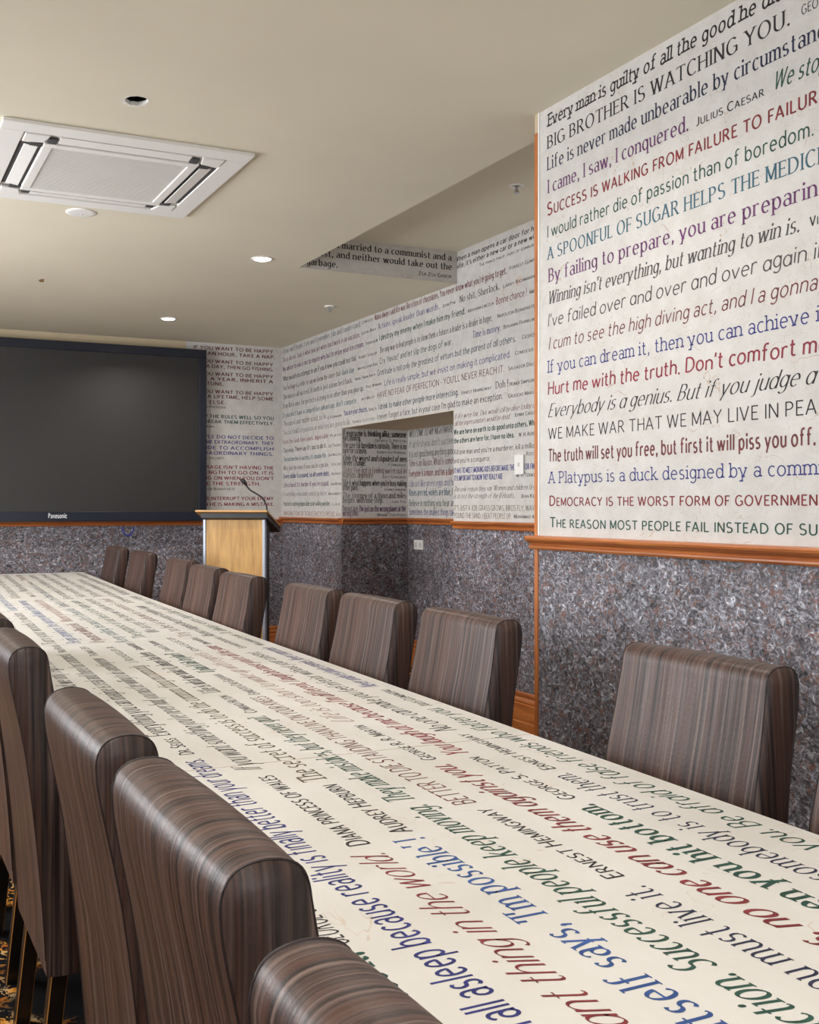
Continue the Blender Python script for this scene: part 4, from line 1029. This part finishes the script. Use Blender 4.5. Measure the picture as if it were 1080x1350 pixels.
# ------------------------------------------------------------ things on the walls
sw = thing('wall_switch', 'tall white switch plate on the quotation wall beside the corner trim', 'switch', (XF, 4.79, 1.483))
m = MB(); m.box((-.014,-.042,-.056),(0,.042,.056),'white'); m.build('plate', sw, bevel=.004)
m = MB(); m.box((-.018,-.008,-.010),(-.014,.008,.010),'soft_grey'); m.build('rocker', sw)
so = thing('wall_socket', 'white socket plate on the grey wainscot inside the niche', 'socket', (XN, 6.914, .953))
m = MB(); m.box((-.012,-.068,-.038),(0,.068,.038),'white'); m.build('plate', so, bevel=.004)
for s in (-1,1):
    m = MB(); m.box((-.015,s*.034-.016,-.018),(-.012,s*.034+.016,.018),'soft_grey'); m.build('outlet', so)

# ------------------------------------------------------------ things on the ceiling
def downlight(x, y, lab):
    r = thing('downlight', lab, 'light', (x, y, ZC), 0, 'recessed ceiling downlights')
    m = MB(); m.lathe((0,0,0), [(.048,-.001),(.050,-.005),(.060,-.004),(.062,0)], 'white'); m.build('rim', r)
    m = MB(); m.lathe((0,0,0), [(0,-.010),(.030,-.009),(.044,-.006),(.049,-.001)], 'glow'); m.build('lens', r)
    l = area_light('lamp', (0,0,-.014), (0,0,0), .08, .08, LAMP_POWER, LAMP_COLOR, r, 'DISK', 150)
    return r
downlight(2.09, 5.34, 'bright round downlight beside the raised ceiling strip, larger of the two')
downlight(2.125, 7.318, 'bright round downlight above the television end of the room, smaller of the two')
downlight(1.35, 2.36, 'downlight at the top edge of the picture')
for x, y in ((.1,5.34),(.1,7.318),(.1,.9),(-.2,.0),(-.9,3.4),(.2,-1.4),(-.9,-1.6)):  # unseen downlights, added for the light they give
    downlight(x, y, 'unseen downlight added in the ceiling beyond the frame of the picture')

sp_ = thing('ceiling_speaker', 'plain round white speaker disc in the ceiling below the air conditioner', 'speaker', (.983, 4.838, ZC))
m = MB(); m.lathe((0,0,0), [(.056,-.0055),(.066,-.0045),(.071,-.002),(.071,0)], 'white', 48); m.build('rim', sp_)
m = MB(); m.lathe((0,0,0), [(0,-.0055),(.045,-.006),(.056,-.0055)], 'white', 48); m.build('grille', sp_)
m = MB(); m.lathe((.004,.01,-.0056), [(0,-.003),(.004,-.002),(.005,0)], 'soft_grey', 16); m.build('knob', sp_)
def sprinkler(x, y, z, lab):
    r = thing('sprinkler', lab, 'sprinkler', (x, y, z), 0, 'fire sprinklers')
    m = MB(); m.lathe((0,0,0), [(.014,-.004),(.028,-.010),(.036,-.005),(.037,0)], 'white', 32); m.build('flange', r)
    m = MB(); m.cyl((0,0), .008, .006, -.034, -.004, 'chrome', 16); nz = m.build('nozzle', r)
    m = MB(); m.cyl((0,0), .015, .015, -.040, -.037, 'chrome', 16)
    for s in (-1,1): m.tube([(s*.007,0,-.02),(s*.011,0,-.03),(s*.006,0,-.038)], .0018, 'chrome', 6)
    m.build('deflector', nz)
sprinkler(3.007, 6.416, ZC, 'small white fire sprinkler in the lower ceiling by the back corner')
sprinkler(2.98, 4.198, ZC2, 'fire sprinkler in the darker raised ceiling strip by the corner trim')

ac = thing('air_conditioner', 'square white ceiling cassette air conditioner with four louvre slots', 'air conditioner', (.963, 4.228, ZC))
H2 = .475
m = MB(); t0 = -.014
m.box((-H2,-H2,t0),(H2,-H2+.085,0),'white'); m.box((-H2,H2-.085,t0),(H2,H2,0),'white')
m.box((-H2,-H2+.085,t0),(-H2+.085,H2-.085,0),'white'); m.box((H2-.085,-H2+.085,t0),(H2,H2-.085,0),'white')
m.box((-H2+.085,-H2+.085,-.006),(H2-.085,H2-.085,-.002),'soft_grey')
m.build('panel', ac, bevel=.004)
t0 = -.020
m = MB(); q = .305
for a, b in (((-q,-q,t0),(q,-q+.04,-.006)),((-q,q-.04,t0),(q,q,-.006)),((-q,-q+.04,t0),(-q+.04,q-.04,-.006)),((q-.04,-q+.04,t0),(q,q-.04,-.006))): m.box(a, b, 'white')
m.build('grille_frame', ac, bevel=.005)
m = MB(); g = q-.04; m.box((-g,-g,t0+.006),(g,g,-.007),'soft_grey')
k = -g+.008
while k < g-.006:
    m.box((-g,k,t0+.003),(g,k+.004,t0+.006),'white'); k += .0125
m.build('intake_grille', ac)
for i in range(4):
    R = Matrix.Rotation(i*math.pi/2, 4, 'Z')
    m = MB()
    T = R @ Matrix.Translation((0,.345,-.013)) @ Matrix.Rotation(math.radians(7), 4, 'X')
    m.box((-.255,-.026,-.002),(.255,.026,.002),'white', T); m.build('louvre', ac, bevel=.002)
    m = MB(); m.box((-.26,-.042,-.0085),(.26,.045,-.0062),'soft_grey' if i in (0,2) else 'dark_gap', R @ Matrix.Translation((0,.345,0))); m.build('slot', ac)
    m = MB(); C_ = R @ Matrix.Translation((.338,.338,0))
    m.mesh([C_ @ Vector(p) for p in [(-.03,-.03,-.018),(.045,-.045,-.018),(.045,.045,-.018),(-.045,.045,-.018),(-.03,-.03,-.008),(.045,-.045,-.008),(.045,.045,-.008),(-.045,.045,-.008)]],
           [(3,2,1,0),(4,5,6,7),(0,1,5,4),(1,2,6,5),(2,3,7,6),(3,0,4,7)], 'white')
    cap_o = m.build('corner_cap', ac, bevel=.003)
    for a, b in (((-.078,-.034,-.0165),(-.046,.014,-.007)),((-.034,-.078,-.0165),(.014,-.046,-.007))):
        m = MB(); m.box(a, b, 'dark_gap', C_); m.build('corner_gap', cap_o)
